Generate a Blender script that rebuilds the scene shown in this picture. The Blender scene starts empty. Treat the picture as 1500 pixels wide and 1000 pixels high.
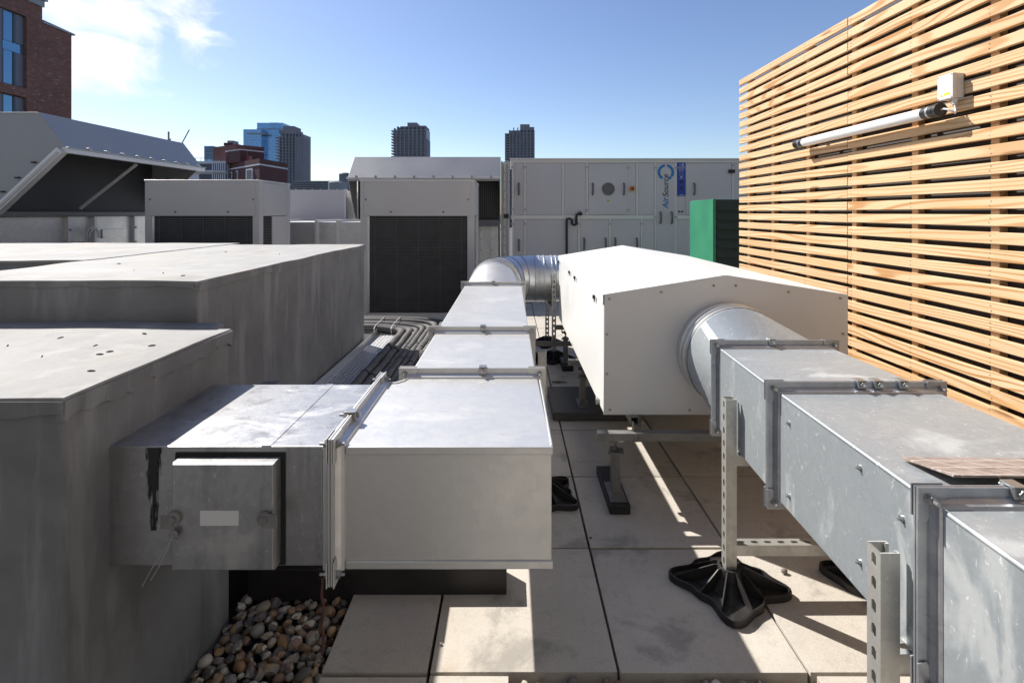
import bpy, bmesh, math, random
from mathutils import Vector, Matrix
random.seed(7)
R = math.radians
scene = bpy.context.scene
C = scene.collection

# ------------------------------------------------------------------ camera, sky, sun, exposure
cam_d = bpy.data.cameras.new('camera')
cam = bpy.data.objects.new('camera', cam_d); C.objects.link(cam)
cam.location = (0, 0, 1.45); cam.rotation_euler = (R(90), 0, 0)
cam_d.sensor_width = 36; cam_d.lens = 745/1500*36
cam_d.shift_x = 0.002; cam_d.shift_y = -188/1500
cam_d.clip_start = .05; cam_d.clip_end = 6000
scene.camera = cam

SUN = Vector((-.822, .66, 1.0)).normalized()
SUN_EL = math.asin(SUN.z); SUN_AZ = math.atan2(SUN.x, SUN.y)
world = bpy.data.worlds.new('World'); scene.world = world; world.use_nodes = True
wt = world.node_tree; wt.nodes.clear()
def wn(t, **k):
    n = wt.nodes.new(t)
    for a, b in k.items(): setattr(n, a, b)
    return n
out = wn('ShaderNodeOutputWorld'); bg = wn('ShaderNodeBackground'); bg.inputs[1].default_value = .088
sky = wn('ShaderNodeTexSky', sky_type='NISHITA', sun_disc=False, sun_elevation=SUN_EL, sun_rotation=SUN_AZ,
         altitude=60, air_density=1.0, dust_density=.45, ozone_density=1.6)
tc = wn('ShaderNodeTexCoord')
# a drifting cumulus bank high over the brick building: fractal noise thickened around one direction of the sky
cdir = Vector((-.82, 1, .43)).normalized()
dot = wn('ShaderNodeVectorMath', operation='DOT_PRODUCT'); dot.inputs[1].default_value = cdir
mr = wn('ShaderNodeMapRange'); mr.inputs[1].default_value = .968; mr.inputs[2].default_value = 1.0
mr.inputs[3].default_value = -.36; mr.inputs[4].default_value = .30
mp = wn('ShaderNodeMapping'); mp.inputs['Scale'].default_value = (5, 5, 8.5); mp.inputs['Rotation'].default_value = (.15, .35, .2)
nz = wn('ShaderNodeTexNoise'); nz.inputs['Scale'].default_value = 1.7; nz.inputs['Detail'].default_value = 9
nz.inputs['Roughness'].default_value = .58; nz.inputs['Distortion'].default_value = .5
ad = wn('ShaderNodeMath', operation='ADD')
cm = wn('ShaderNodeMapRange', interpolation_type='SMOOTHSTEP'); cm.inputs[1].default_value = .56; cm.inputs[2].default_value = .84
mx = wn('ShaderNodeMixRGB'); mx.inputs[2].default_value = (7.6, 7.8, 8.0, 1)
L = wt.links.new
L(tc.outputs['Generated'], dot.inputs[0]); L(dot.outputs['Value'], mr.inputs[0])
L(tc.outputs['Generated'], mp.inputs[0]); L(mp.outputs[0], nz.inputs['Vector'])
L(nz.outputs[0], ad.inputs[0]); L(mr.outputs[0], ad.inputs[1]); L(ad.outputs[0], cm.inputs[0])
L(cm.outputs[0], mx.inputs[0]); hs_ = wn('ShaderNodeHueSaturation'); hs_.inputs['Saturation'].default_value = 1.08; hs_.inputs['Hue'].default_value = .510; L(sky.outputs[0], hs_.inputs['Color']); L(hs_.outputs[0], mx.inputs[1]); L(mx.outputs[0], bg.inputs[0]); L(bg.outputs[0], out.inputs[0])

sd = bpy.data.lights.new('sun', 'SUN'); sd.energy = 5.0; sd.angle = R(.55); sd.color = (1, .955, .885)
so = bpy.data.objects.new('sun', sd); C.objects.link(so); so.location = (-8, 6, 12)
so.rotation_euler = (-SUN).to_track_quat('-Z', 'Y').to_euler()
vs = scene.view_settings
scene.display_settings.display_device = 'sRGB'
vs.view_transform = 'Standard'; vs.look = 'None'; vs.gamma = 1; vs.use_curve_mapping = False
vs.exposure = .75
scene.render.engine = 'CYCLES'
scene.cycles.max_bounces = 7

# ------------------------------------------------------------------ helpers
F = 745.0
def at(px, py, Y):
    """world point that a feature measured in the photograph has at distance Y"""
    return Vector(((px-747)/F*Y, Y, 1.45-(py-312)/F*Y))
def ax(px, Y): return (px-747)/F*Y
def az(py, Y): return 1.45-(py-312)/F*Y

ORG = {}
def thing(name, label, cat, loc, group=None):
    o = bpy.data.objects.new(name, None); C.objects.link(o); o.location = loc
    o.empty_display_size = .1; o['label'] = label; o['category'] = cat
    if group: o['group'] = group
    ORG[o] = Vector(loc); return o
def tag(o, label, cat, group=None):
    o['label'] = label; o['category'] = cat
    if group: o['group'] = group
    return o

class MB:
    def __init__(s): s.v = []; s.f = []
    def add(s, vs, fs):
        b = len(s.v); s.v += [Vector(p) for p in vs]; s.f += [tuple(i+b for i in f) for f in fs]; return s
    def box(s, x0, x1, y0, y1, z0, z1):
        return s.add([(x0,y0,z0),(x1,y0,z0),(x1,y1,z0),(x0,y1,z0),(x0,y0,z1),(x1,y0,z1),(x1,y1,z1),(x0,y1,z1)],
                     [(0,3,2,1),(4,5,6,7),(0,1,5,4),(1,2,6,5),(2,3,7,6),(3,0,4,7)])
    def prism(s, pts, z0, z1):
        n = len(pts)
        return s.add([(x,y,z0) for x,y in pts]+[(x,y,z1) for x,y in pts],
                     [tuple(range(n-1,-1,-1)), tuple(range(n,2*n))]+[(i,(i+1)%n,n+(i+1)%n,n+i) for i in range(n)])
    def loft(s, loops, cap=True, closed=False):
        n = len(loops[0]); vs = [p for l in loops for p in l]; fs = []
        m = len(loops)
        for k in range(m if closed else m-1):
            a = k*n; b = ((k+1) % m)*n
            fs += [(a+i, a+(i+1)%n, b+(i+1)%n, b+i) for i in range(n)]
        if cap and not closed: fs += [tuple(range(n-1,-1,-1)), tuple(range((m-1)*n, m*n))]
        return s.add(vs, fs)
    def cyl(s, a, b, r, n=12, r2=None):
        a = Vector(a); b = Vector(b); d = (b-a).normalized()
        u = d.orthogonal().normalized(); w = d.cross(u)
        lp = [[c+(u*math.cos(2*math.pi*i/n)+w*math.sin(2*math.pi*i/n))*rr for i in range(n)] for c, rr in ((a, r), (b, r if r2 is None else r2))]
        return s.loft(lp)
    def tube(s, path, r, n=8):
        P = [Vector(p) for p in path]; loops = []; u = None
        for i, p in enumerate(P):
            d = (P[min(i+1,len(P)-1)]-P[max(i-1,0)]).normalized()
            u = d.orthogonal().normalized() if u is None else (u-d*u.dot(d)).normalized()
            w = d.cross(u)
            rr = r[i] if isinstance(r, (list, tuple)) else r
            loops.append([p+(u*math.cos(2*math.pi*k/n)+w*math.sin(2*math.pi*k/n))*rr for k in range(n)])
        return s.loft(loops)
    def build(s, name, mat, parent=None, bevel=0, smooth=False, kind=None, seg=2, ang=35, origin=None):
        if parent is not None: o0 = ORG[parent]
        elif origin is not None: o0 = Vector(origin)
        else:
            xs = [p.x for p in s.v]; ys = [p.y for p in s.v]; zs = [p.z for p in s.v]
            o0 = Vector(((min(xs)+max(xs))/2, (min(ys)+max(ys))/2, min(zs)))
        me = bpy.data.meshes.new(name)
        me.from_pydata([p-o0 for p in s.v], [], s.f); me.materials.append(mat)
        bm = bmesh.new(); bm.from_mesh(me); bmesh.ops.recalc_face_normals(bm, faces=bm.faces); bm.to_mesh(me); bm.free()
        o = bpy.data.objects.new(name, me); C.objects.link(o)
        if parent is not None: o.parent = parent
        else: o.location = o0
        ORG[o] = o0
        if smooth:
            me.shade_smooth(); me.set_sharp_from_angle(angle=R(ang))
        if bevel:
            b = o.modifiers.new('bevel', 'BEVEL'); b.width = bevel; b.segments = seg; b.limit_method = 'ANGLE'; b.angle_limit = R(40)
        if kind: o['kind'] = kind
        return o
def box(name, mat, parent, x0, x1, y0, y1, z0, z1, bevel=0, **k):
    return MB().box(x0,x1,y0,y1,z0,z1).build(name, mat, parent, bevel, **k)
def dup(o, parent=None, loc=None, name=None):
    c = o.copy(); C.objects.link(c)
    c.parent = parent
    if name: c.name = name
    if loc is not None: c.location = loc
    ORG[c] = ORG[o]
    return c

# ------------------------------------------------------------------ materials
class NT:
    def __init__(s, name):
        m = bpy.data.materials.new(name); m.use_nodes = True; s.m = m; s.t = m.node_tree
        s.p = s.t.nodes['Principled BSDF']; s.tc = s.t.nodes.new('ShaderNodeTexCoord')
        s.oi = s.t.nodes.new('ShaderNodeObjectInfo')
    def n(s, t, **k):
        x = s.t.nodes.new(t)
        for a, b in k.items(): setattr(x, a, b)
        return x
    def l(s, a, b): s.t.links.new(a, b)
    def map(s, scale=(1,1,1), rot=(0,0,0), rnd=False, src='Object', rs=(17.3, 9.1, 5.7)):
        m = s.n('ShaderNodeMapping'); m.inputs['Scale'].default_value = scale; m.inputs['Rotation'].default_value = rot
        v = s.tc.outputs[src]
        if rnd:
            sc = s.n('ShaderNodeVectorMath', operation='SCALE'); sc.inputs[0].default_value = rs
            s.l(s.oi.outputs['Random'], sc.inputs['Scale'])
            a = s.n('ShaderNodeVectorMath', operation='ADD'); s.l(v, a.inputs[0]); s.l(sc.outputs[0], a.inputs[1]); v = a.outputs[0]
        s.l(v, m.inputs[0]); return m.outputs[0]
    def noise(s, vec, scale, detail=4, rough=.55, dist=0):
        x = s.n('ShaderNodeTexNoise'); x.inputs['Scale'].default_value = scale; x.inputs['Detail'].default_value = detail
        x.inputs['Roughness'].default_value = rough; x.inputs['Distortion'].default_value = dist
        s.l(vec, x.inputs['Vector']); return x.outputs[0]
    def mr(s, v, a, b, c=0, d=1, smooth=False):
        x = s.n('ShaderNodeMapRange')
        if smooth: x.interpolation_type = 'SMOOTHSTEP'
        for i, q in enumerate((a, b, c, d)): x.inputs[i+1].default_value = q
        s.l(v, x.inputs[0]); return x.outputs[0]
    def mix(s, fac, a, b, mode='MIX'):
        x = s.n('ShaderNodeMixRGB', blend_type=mode)
        for i, q in ((0, fac), (1, a), (2, b)):
            if hasattr(q, 'links') or hasattr(q, 'is_linked'): s.l(q, x.inputs[i])
            elif i == 0: x.inputs[0].default_value = q
            else: x.inputs[i].default_value = (*q, 1)
        return x.outputs[0]
    def math(s, op, a, b=None):
        x = s.n('ShaderNodeMath', operation=op)
        for i, q in ((0, a), (1, b)):
            if q is None: continue
            if hasattr(q, 'is_linked'): s.l(q, x.inputs[i])
            else: x.inputs[i].default_value = q
        return x.outputs[0]
    def bump(s, v, strength=.2, dist=.01):
        b = s.n('ShaderNodeBump'); b.inputs['Strength'].default_value = strength; b.inputs['Distance'].default_value = dist
        s.l(v, b.inputs['Height']); s.l(b.outputs[0], s.p.inputs['Normal'])
    def set(s, col=None, rough=None, metal=None, spec=None):
        for k, q in (('Base Color', col), ('Roughness', rough), ('Metallic', metal), ('Specular IOR Level', spec)):
            if q is None: continue
            if hasattr(q, 'is_linked'): s.l(q, s.p.inputs[k])
            elif k == 'Base Color': s.p.inputs[k].default_value = (*q, 1)
            else: s.p.inputs[k].default_value = q
        return s.m

def m_plain(name, col, rough=.5, metal=0, var=.12, scale=6, bump=.05):
    t = NT(name); v = t.map()
    n = t.noise(v, scale, 5)
    n2 = t.noise(v, scale*14, 3)
    c = t.mix(t.mr(n, .3, .7), tuple(q*(1-var) for q in col), tuple(min(1, q*(1+var)) for q in col))
    if bump: t.bump(n2, bump, .002)
    return t.set(c, t.mr(n, .3, .7, rough*.85, min(1, rough*1.15)), metal)

def m_galv(name, lo, hi, metal=.75, rough=.42, speck=0., patch=.0, stain=.0, sp_scale=45):
    t = NT(name); v = t.map(rnd=True)
    vo = t.n('ShaderNodeTexVoronoi'); vo.inputs['Scale'].default_value = sp_scale
    wv = t.n('ShaderNodeVectorMath', operation='ADD')
    wn_ = t.n('ShaderNodeTexNoise'); wn_.inputs['Scale'].default_value = 20; t.l(v, wn_.inputs['Vector'])
    ws = t.n('ShaderNodeVectorMath', operation='SCALE'); ws.inputs['Scale'].default_value = .03; t.l(wn_.outputs['Color'], ws.inputs[0])
    t.l(v, wv.inputs[0]); t.l(ws.outputs[0], wv.inputs[1]); t.l(wv.outputs[0], vo.inputs['Vector'])
    sepc = t.n('ShaderNodeSeparateColor'); t.l(vo.outputs['Color'], sepc.inputs[0])
    n = t.noise(v, 4.5, 6, .6)
    nf = t.noise(v, 70, 3, .6)
    f = t.math('ADD', t.math('MULTIPLY', sepc.outputs[0], .38), t.math('MULTIPLY', t.mr(n, .25, .75), .62))
    c = t.mix(f, lo, hi)
    rg = t.mr(f, 0, 1, rough*1.2, rough*.85)
    met = None
    if patch:
        pn = t.noise(t.map((1, 1.9, 1), (0, 0, .35)), 3.1, 7, .62, .6)
        pm = t.math('MULTIPLY', t.mr(pn, .53, .66, 0, 1, True), patch)
        c = t.mix(pm, c, (.66, .65, .61)); rg = t.mix(pm, rg, (.8, .8, .8))
        met = t.mr(pm, 0, 1, metal, metal*.35)
    if speck:
        s1 = t.noise(t.map((1, 1, .6)), 95, 2, .5, .5)
        sm = t.math('MULTIPLY', t.mr(s1, .66, .71, 0, 1), speck)
        c = t.mix(sm, c, (.86, .87, .88))
    if stain:
        s2 = t.noise(t.map((7, 7, .8)), 2.2, 5, .6)
        c = t.mix(t.math('MULTIPLY', t.mr(s2, .5, .72, 0, 1, True), stain), c, tuple(q*.45 for q in lo))
    t.bump(t.math('ADD', nf, t.math('MULTIPLY', n, 1.2)), .10, .003)
    return t.set(c, rg, metal if met is None else met)

def m_concrete(name, col, var=.2, wear=.4, warm=None):
    t = NT(name); v = t.map()
    n1 = t.noise(v, 1.6, 7, .62, .3); n2 = t.noise(v, 9, 5, .6); n3 = t.noise(v, 120, 2)
    c = t.mix(t.mr(n1, .32, .68), tuple(q*(1-var) for q in col), tuple(q*(1+var*.7) for q in col))
    c = t.mix(t.mr(n2, .45, .75, 0, .35), c, tuple(q*1.25 for q in col))
    # old coating worn through in streaks that run down the faces
    st = t.noise(t.map((5.5, 5.5, .9)), 1.5, 6, .6, .2)
    c = t.mix(t.math('MULTIPLY', t.mr(st, .52, .66, 0, 1, True), wear), c, tuple(q*1.35 for q in col))
    st2 = t.noise(t.map((4, 4, .7), (0, 0, .6)), 2.3, 6, .65, .4)
    c = t.mix(t.math('MULTIPLY', t.mr(st2, .55, .75, 0, 1, True), wear), c, tuple(q*.6 for q in col))
    if warm:
        wn2 = t.noise(t.map((1.5, .8, 1), (0, 0, .4)), 2.6, 6, .6, .6)
        c = t.mix(t.mr(wn2, .5, .72, 0, .55, True), c, warm)
    t.bump(t.math('ADD', t.math('MULTIPLY', n2, 2.0), t.math('MULTIPLY', n3, .35)), .35, .006)
    return t.set(c, .8)

def m_slab():
    t = NT('paving_concrete'); v = t.map(rnd=True)
    n1 = t.noise(v, 2.6, 7, .6, .3); n2 = t.noise(v, 260, 2, .5); n3 = t.noise(v, 26, 4, .6)
    c = t.mix(t.mr(n1, .3, .7), (.40, .36, .31), (.52, .475, .415))
    c = t.mix(t.mr(t.oi.outputs['Random'], 0, 1, 0, .32), c, (.30, .275, .245))
    c = t.mix(t.mr(n3, .52, .75, 0, .4, True), c, (.27, .25, .225))
    c = t.mix(t.mr(n2, .48, .70, 0, .45), c, (.60, .57, .52))
    c = t.mix(t.mr(t.noise(v, 180, 3, .6), .58, .70, 0, .3), c, (.18, .165, .15))
    rs = t.noise(t.map((1, 1, 1), rnd=True, rs=(3.1, 7.7, 2.2)), 1.3, 5, .6, .8)
    c = t.mix(t.mr(rs, .62, .78, 0, .55, True), c, (.36, .21, .11))
    dk = t.noise(t.map((1, 1, 1), rnd=True, rs=(13.1, 2.7, 4.2)), 3.4, 7, .66, .4)
    c = t.mix(t.mr(dk, .53, .68, 0, .6, True), c, (.19, .18, .165))
    t.bump(t.math('ADD', n2, t.math('MULTIPLY', n3, .7)), .35, .002)
    return t.set(c, .85)

def m_timber():
    t = NT('pine_timber')
    v = t.map((1, .10, 1), rnd=True, rs=(0, 37.0, 0.9))
    w = t.n('ShaderNodeTexNoise'); w.inputs['Scale'].default_value = 3.2; w.inputs['Detail'].default_value = 2; w.inputs['Distortion'].default_value = .3
    t.l(v, w.inputs['Vector'])
    sep = t.n('ShaderNodeSeparateXYZ'); t.l(v, sep.inputs[0])
    ph = t.math('ADD', t.math('MULTIPLY', sep.outputs[2], 190), t.math('MULTIPLY', w.outputs[0], 120))
    ring = t.math('SINE', ph)
    ring = t.mr(ring, .1, 1, 0, 1, True)
    amt = t.mr(t.noise(t.map((1, .5, 1), rnd=True, rs=(3, 11, 7)), 1.4, 2), .36, .62, .25, 1.0)
    fine = t.noise(t.map((60, 1.1, 60), rnd=True), 4, 4, .6)
    big = t.noise(t.map((3, .9, 6), rnd=True, rs=(5, 23, 3)), 1.2, 3)
    base = t.mix(t.mr(big, .3, .7), (.54, .36, .20), (.66, .49, .315))
    base = t.mix(t.mr(t.oi.outputs['Random'], 0, 1, 0, .5), base, (.62, .39, .205))
    c = t.mix(t.math('MULTIPLY', ring, amt), base, (.40, .20, .07))
    c = t.mix(t.mr(fine, .45, .75, 0, .35), c, (.56, .36, .18))
    sap = t.noise(t.map((2, 1.6, 9), rnd=True, rs=(1, 41, 2)), 1.6, 4, .6, .6)
    c = t.mix(t.mr(sap, .58, .76, 0, .6, True), c, (.62, .33, .11))
    kn = t.n('ShaderNodeTexVoronoi'); kn.inputs['Scale'].default_value = 1.0
    t.l(t.map((6, 1.25, 9), rnd=True, rs=(2, 19, 13)), kn.inputs['Vector'])
    c = t.mix(t.mr(kn.outputs[0], .045, .10, .85, 0, True), c, (.26, .12, .05))
    t.bump(t.math('ADD', ring, fine), .12, .0015)
    return t.set(c, .62, None, .3)

def m_brick(name, c1, c2, mortar, sc=1.0):
    t = NT(name)
    g = t.n('ShaderNodeNewGeometry'); sp = t.n('ShaderNodeSeparateXYZ'); t.l(t.tc.outputs['Object'], sp.inputs[0])
    cb = t.n('ShaderNodeCombineXYZ'); t.l(t.math('ADD', sp.outputs[0], sp.outputs[1]), cb.inputs[0]); t.l(sp.outputs[2], cb.inputs[1])
    b = t.n('ShaderNodeTexBrick'); t.l(cb.outputs[0], b.inputs['Vector'])
    b.inputs['Color1'].default_value = (*c1, 1); b.inputs['Color2'].default_value = (*c2, 1); b.inputs['Mortar'].default_value = (*mortar, 1)
    b.inputs['Scale'].default_value = sc; b.inputs['Brick Width'].default_value = .225; b.inputs['Row Height'].default_value = .075
    b.inputs['Mortar Size'].default_value = .006; b.inputs['Bias'].default_value = -.2
    n = t.noise(t.map((4.4, 4.4, 13)), 1.0, 3, .7)
    c = t.mix(t.mr(n, .60, .70, 0, .6), b.outputs[0], (.56, .45, .40))
    n2 = t.noise(t.map(), .5, 3)
    c = t.mix(t.mr(n2, .3, .7, 0, .4), c, tuple(q*.6 for q in c1))
    t.bump(b.outputs['Fac'], .3, -.01)
    return t.set(c, .85)

def m_glass(name, col, rough=.06, metal=.0, grid=None):
    t = NT(name)
    if grid:
        sp = t.n('ShaderNodeSeparateXYZ'); t.l(t.tc.outputs['Object'], sp.inputs[0])
        u = t.math('FRACT', t.math('MULTIPLY', t.math('ADD', sp.outputs[0], sp.outputs[1]), 1/grid[0]))
        w = t.math('FRACT', t.math('MULTIPLY', sp.outputs[2], 1/grid[1]))
        m = t.math('MAXIMUM', t.math('LESS_THAN', u, .12), t.math('LESS_THAN', w, .22))
        cell = t.n('ShaderNodeTexWhiteNoise', noise_dimensions='2D')
        cv = t.n('ShaderNodeCombineXYZ')
        t.l(t.math('FLOOR', t.math('MULTIPLY', t.math('ADD', sp.outputs[0], sp.outputs[1]), 1/grid[0])), cv.inputs[0])
        t.l(t.math('FLOOR', t.math('MULTIPLY', sp.outputs[2], 1/grid[1])), cv.inputs[1]); t.l(cv.outputs[0], cell.inputs[0])
        c = t.mix(t.mr(cell.outputs[0], 0, 1, 0, .6), col, tuple(q*1.6 for q in col))
        c = t.mix(t.math('MULTIPLY', m, .7), c, tuple(min(1, q*1.5+.05) for q in col))
    else: c = col
    return t.set(c, rough, metal, .8)

M = {}
M['slab'] = m_slab()
M['deck'] = m_plain('roof_membrane', (.10, .10, .105), .85, 0, .3)
M['plinth'] = m_concrete('coated_concrete', (.185, .188, .193), .3, .8)  # coated walls coloured darker than the tops to deepen their shade
M['sunlit_top'] = m_concrete('sunlit_coat_tone', (.275, .272, .265), .22, .45, (.36, .31, .235))  # coat on plinth tops coloured paler than the walls to hold sunlit brightness
M['galv_l'] = m_galv('galvanised_steel_new', (.53, .525, .51), (.60, .595, .58), .62, .42, .0, .10, 0)
M['galv_d'] = m_galv('galvanised_steel_dirty', (.32, .32, .325), (.45, .45, .45), .75, .38, .3, .25, .5)
M['galv_r'] = m_galv('galvanised_steel_weathered', (.335, .37, .39), (.47, .51, .535), .6, .45, .5, .35, 0, 60)
M['galv_p'] = m_galv('galvanised_panel', (.55, .55, .55), (.72, .72, .71), .7, .35, 0, 0, 0, 25)
M['strut'] = m_galv('zinc_strut', (.40, .395, .37), (.58, .57, .53), .65, .45, .25, .2, .25)
M['flange'] = m_galv('flange_steel', (.30, .315, .34), (.44, .455, .48), .7, .38, .15, .2, 0)
M['round'] = m_galv('spiral_duct_steel', (.55, .56, .57), (.72, .73, .735), .85, .34, .0, .1, 0)
M['white'] = m_plain('white_powder_coat', (.66, .66, .65), .4, 0, .03, 3, .03)
M['ahu'] = m_plain('grey_coated_panel', (.55, .53, .545), .45, 0, .05, 1.2, .02)
M['ahu_f'] = m_plain('pale_aluminium_frame', (.66, .65, .65), .4, .3, .05, 2, .02)
M['cond'] = m_plain('condenser_grey_paint', (.47, .465, .465), .45, 0, .05, 2, .02)
M['hood'] = m_plain('hood_grey_paint', (.31, .312, .32), .42, .1, .06, 1.5, .02)
M['coil'] = m_plain('coil_black', (.03, .03, .033), .55, .2, .3, 8)
M['grille'] = m_plain('grille_dark', (.10, .10, .105), .45, .3, .2, 8)
M['rubber'] = m_plain('black_rubber', (.018, .016, .016), .55, 0, .3, 20, .15)
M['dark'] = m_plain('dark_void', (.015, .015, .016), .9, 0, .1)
M['black'] = m_plain('black_plastic', (.012, .012, .013), .4, 0, .2)
M['handle'] = m_plain('handle_grey', (.13, .13, .135), .5)
M['screen_back'] = m_plain('screen_backing_membrane', (.07, .062, .058), .8, 0, .15)
M['timber'] = m_timber()
M['pipe'] = m_plain('pipe_insulation', (.085, .08, .08), .75, 0, .35, 9, .5)
M['green'] = m_plain('green_paint', (.035, .205, .115), .4, 0, .08, 3, .03)
M['green_d'] = m_plain('dark_green_louvre', (.012, .03, .022), .5, 0, .1)
M['steel_d'] = m_plain('dull_steel', (.22, .215, .205), .5, .45, .2, 15, .15)
M['screw'] = m_plain('screw_steel', (.36, .36, .36), .35, .8, .1)
M['pvc'] = m_plain('grey_pvc', (.62, .62, .62), .4, 0, .04)
M['yellow'] = m_plain('warning_yellow', (.75, .52, .03), .5, 0, .05)
M['orange'] = m_plain('isolator_orange', (.62, .24, .03), .5, 0, .05)
M['red'] = m_plain('isolator_red', (.25, .02, .02), .5, 0, .05)
M['blue'] = m_plain('label_blue', (.012, .05, .32), .4, 0, .05)
M['logo'] = m_plain('logo_blue', (.02, .19, .45), .4, 0, .03)
M['navy'] = m_plain('logo_navy', (.02, .02, .045), .4, 0, .03)
M['paper'] = m_plain('pale_print', (.55, .57, .62), .5, 0, .03)
M['brick'] = m_brick('red_brick', (.19, .075, .055), (.28, .115, .08), (.22, .18, .15))
M['brick_dk'] = m_brick('blocker_brick', (.19, .185, .18), (.25, .245, .24), (.22, .22, .22))  # brick of the unseen added block, pale enough to bounce sun forward
M['brick2'] = m_plain('far_red_brick', (.095, .035, .034), .85, 0, .12, .4)
M['wall_w'] = m_plain('white_render', (.62, .62, .63), .8, 0, .06, .5)
M['grey_clad'] = m_plain('grey_cladding', (.15, .16, .19), .5, .2, .06)
M['coping'] = m_plain('grey_coping', (.30, .31, .34), .5, .3, .06)
M['win'] = m_glass('window_glass', (.16, .34, .52), .05, .6)
M['tower'] = m_plain('hazed_tower_concrete', (.21, .205, .23), .85, 0, .12, .08, 0)  # lighter and bluer concrete, distance haze put into the colour
M['tower_d'] = m_plain('tower_dark_glass', (.10, .105, .13), .4, 0, .3, .2, 0)  # dark bluish tone for the tower cores
M['tower_w'] = m_plain('tower_window_frames', (.42, .43, .47), .5, 0, .1, .2, 0)
M['glass_t'] = m_glass('curtain_wall', (.13, .27, .46), .15, .35, (3.0, 3.8))
M['far'] = m_plain('far_concrete', (.26, .265, .28), .85, 0, .1, .05, 0)
M['far_d'] = m_plain('far_dark', (.10, .105, .12), .7, 0, .2, .05, 0)
M['street'] = m_plain('street_asphalt', (.07, .07, .072), .9, 0, .2, .01, 0)
M['foliage'] = m_plain('foliage', (.05, .075, .025), .8, 0, .4, .6, 0)
M['mat'] = m_plain('shaded_slab_grey', (.085, .083, .082), .8, 0, .2, 30, .3)  # loose slab, shade from duct and fan unit put into its colour
M['rust'] = m_plain('rusty_mastic', (.075, .022, .015), .6, 0, .4, 60, .4)
M['leaf'] = m_plain('dry_leaf', (.09, .06, .03), .8, 0, .4, 40)
M['mastic'] = m_plain('black_mastic', (.02, .02, .02), .45, 0, .3, 30, .6)

def m_tray():
    t = NT('perforated_tray'); sp = t.n('ShaderNodeSeparateXYZ'); t.l(t.tc.outputs['Object'], sp.inputs[0])
    row = t.math('MULTIPLY', sp.outputs[0], 1/.03)
    off = t.math('MULTIPLY', t.math('MODULO', t.math('FLOOR', t.math('ADD', row, 100)), 2), .5)
    u = t.math('SUBTRACT', t.math('FRACT', t.math('ADD', row, 100)), .5)
    v = t.math('SUBTRACT', t.math('FRACT', t.math('ADD', t.math('ADD', t.math('MULTIPLY', sp.outputs[1], 1/.045), 100), off)), .5)
    hole = t.math('MULTIPLY', t.math('LESS_THAN', t.math('ABSOLUTE', u), .14), t.math('LESS_THAN', t.math('ABSOLUTE', v), .27))
    t.set((.55, .55, .56), .45, .5)
    tr = t.n('ShaderNodeBsdfTransparent'); ms = t.n('ShaderNodeMixShader')
    t.l(hole, ms.inputs[0]); t.l(t.p.outputs[0], ms.inputs[1]); t.l(tr.outputs[0], ms.inputs[2])
    t.l(ms.outputs[0], t.t.nodes['Material Output'].inputs[0]); return t.m
M['tray'] = m_tray()
def m_pebble():
    t = NT('river_pebble'); g = t.n('ShaderNodeNewGeometry')
    r = t.math('FRACT', t.math('ADD', t.oi.outputs['Random'], g.outputs['Random Per Island']))
    cr = t.n('ShaderNodeValToRGB'); cr.color_ramp.interpolation = 'CONSTANT'
    cols = [(.10,.095,.09),(.26,.24,.22),(.17,.10,.06),(.45,.42,.37),(.30,.17,.07),(.14,.135,.14),(.36,.31,.24),(.08,.07,.07),(.22,.13,.10),(.55,.51,.45),(.20,.19,.18),(.33,.22,.12)]
    els = cr.color_ramp.elements
    while len(els) < len(cols): els.new(0)
    for i, c in enumerate(cols): els[i].position = i/len(cols); els[i].color = (*c, 1)
    t.l(r, cr.inputs[0])
    n = t.noise(t.map(rnd=True), 60, 5, .6, .6)
    c = t.mix(t.mr(n, .5, .7, 0, .5, True), cr.outputs[0], (.40, .33, .24))
    c = t.mix(t.mr(n, .42, .25, 0, .5, True), c, (.06, .05, .045))
    t.bump(n, .3, .003)
    return t.set(c, .5)
M['pebble'] = m_pebble()
def m_smear():
    t = NT('brushed_black_mastic'); t.set((.018, .018, .02), .5)
    sp = t.n('ShaderNodeSeparateXYZ'); t.l(t.tc.outputs['Generated'], sp.inputs[0])
    edge = t.math('ABSOLUTE', t.math('SUBTRACT', sp.outputs[0], .5))
    n = t.noise(t.map((300, 1, 18)), 1, 4, .7); n2 = t.noise(t.map((40, 1, 14)), 1, 3, .6)
    f = t.math('ADD', t.math('ADD', t.math('MULTIPLY', n, .9), t.math('MULTIPLY', n2, .8)), t.math('SUBTRACT', t.math('MULTIPLY', sp.outputs[2], .35), t.math('MULTIPLY', edge, 1.1)))
    k = t.mr(f, .66, .86, 0, 1)
    tr = t.n('ShaderNodeBsdfTransparent'); ms = t.n('ShaderNodeMixShader')
    t.l(k, ms.inputs[0]); t.l(tr.outputs[0], ms.inputs[1]); t.l(t.p.outputs[0], ms.inputs[2])
    t.l(ms.outputs[0], t.t.nodes['Material Output'].inputs[0]); return t.m
M['smear'] = m_smear()
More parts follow.
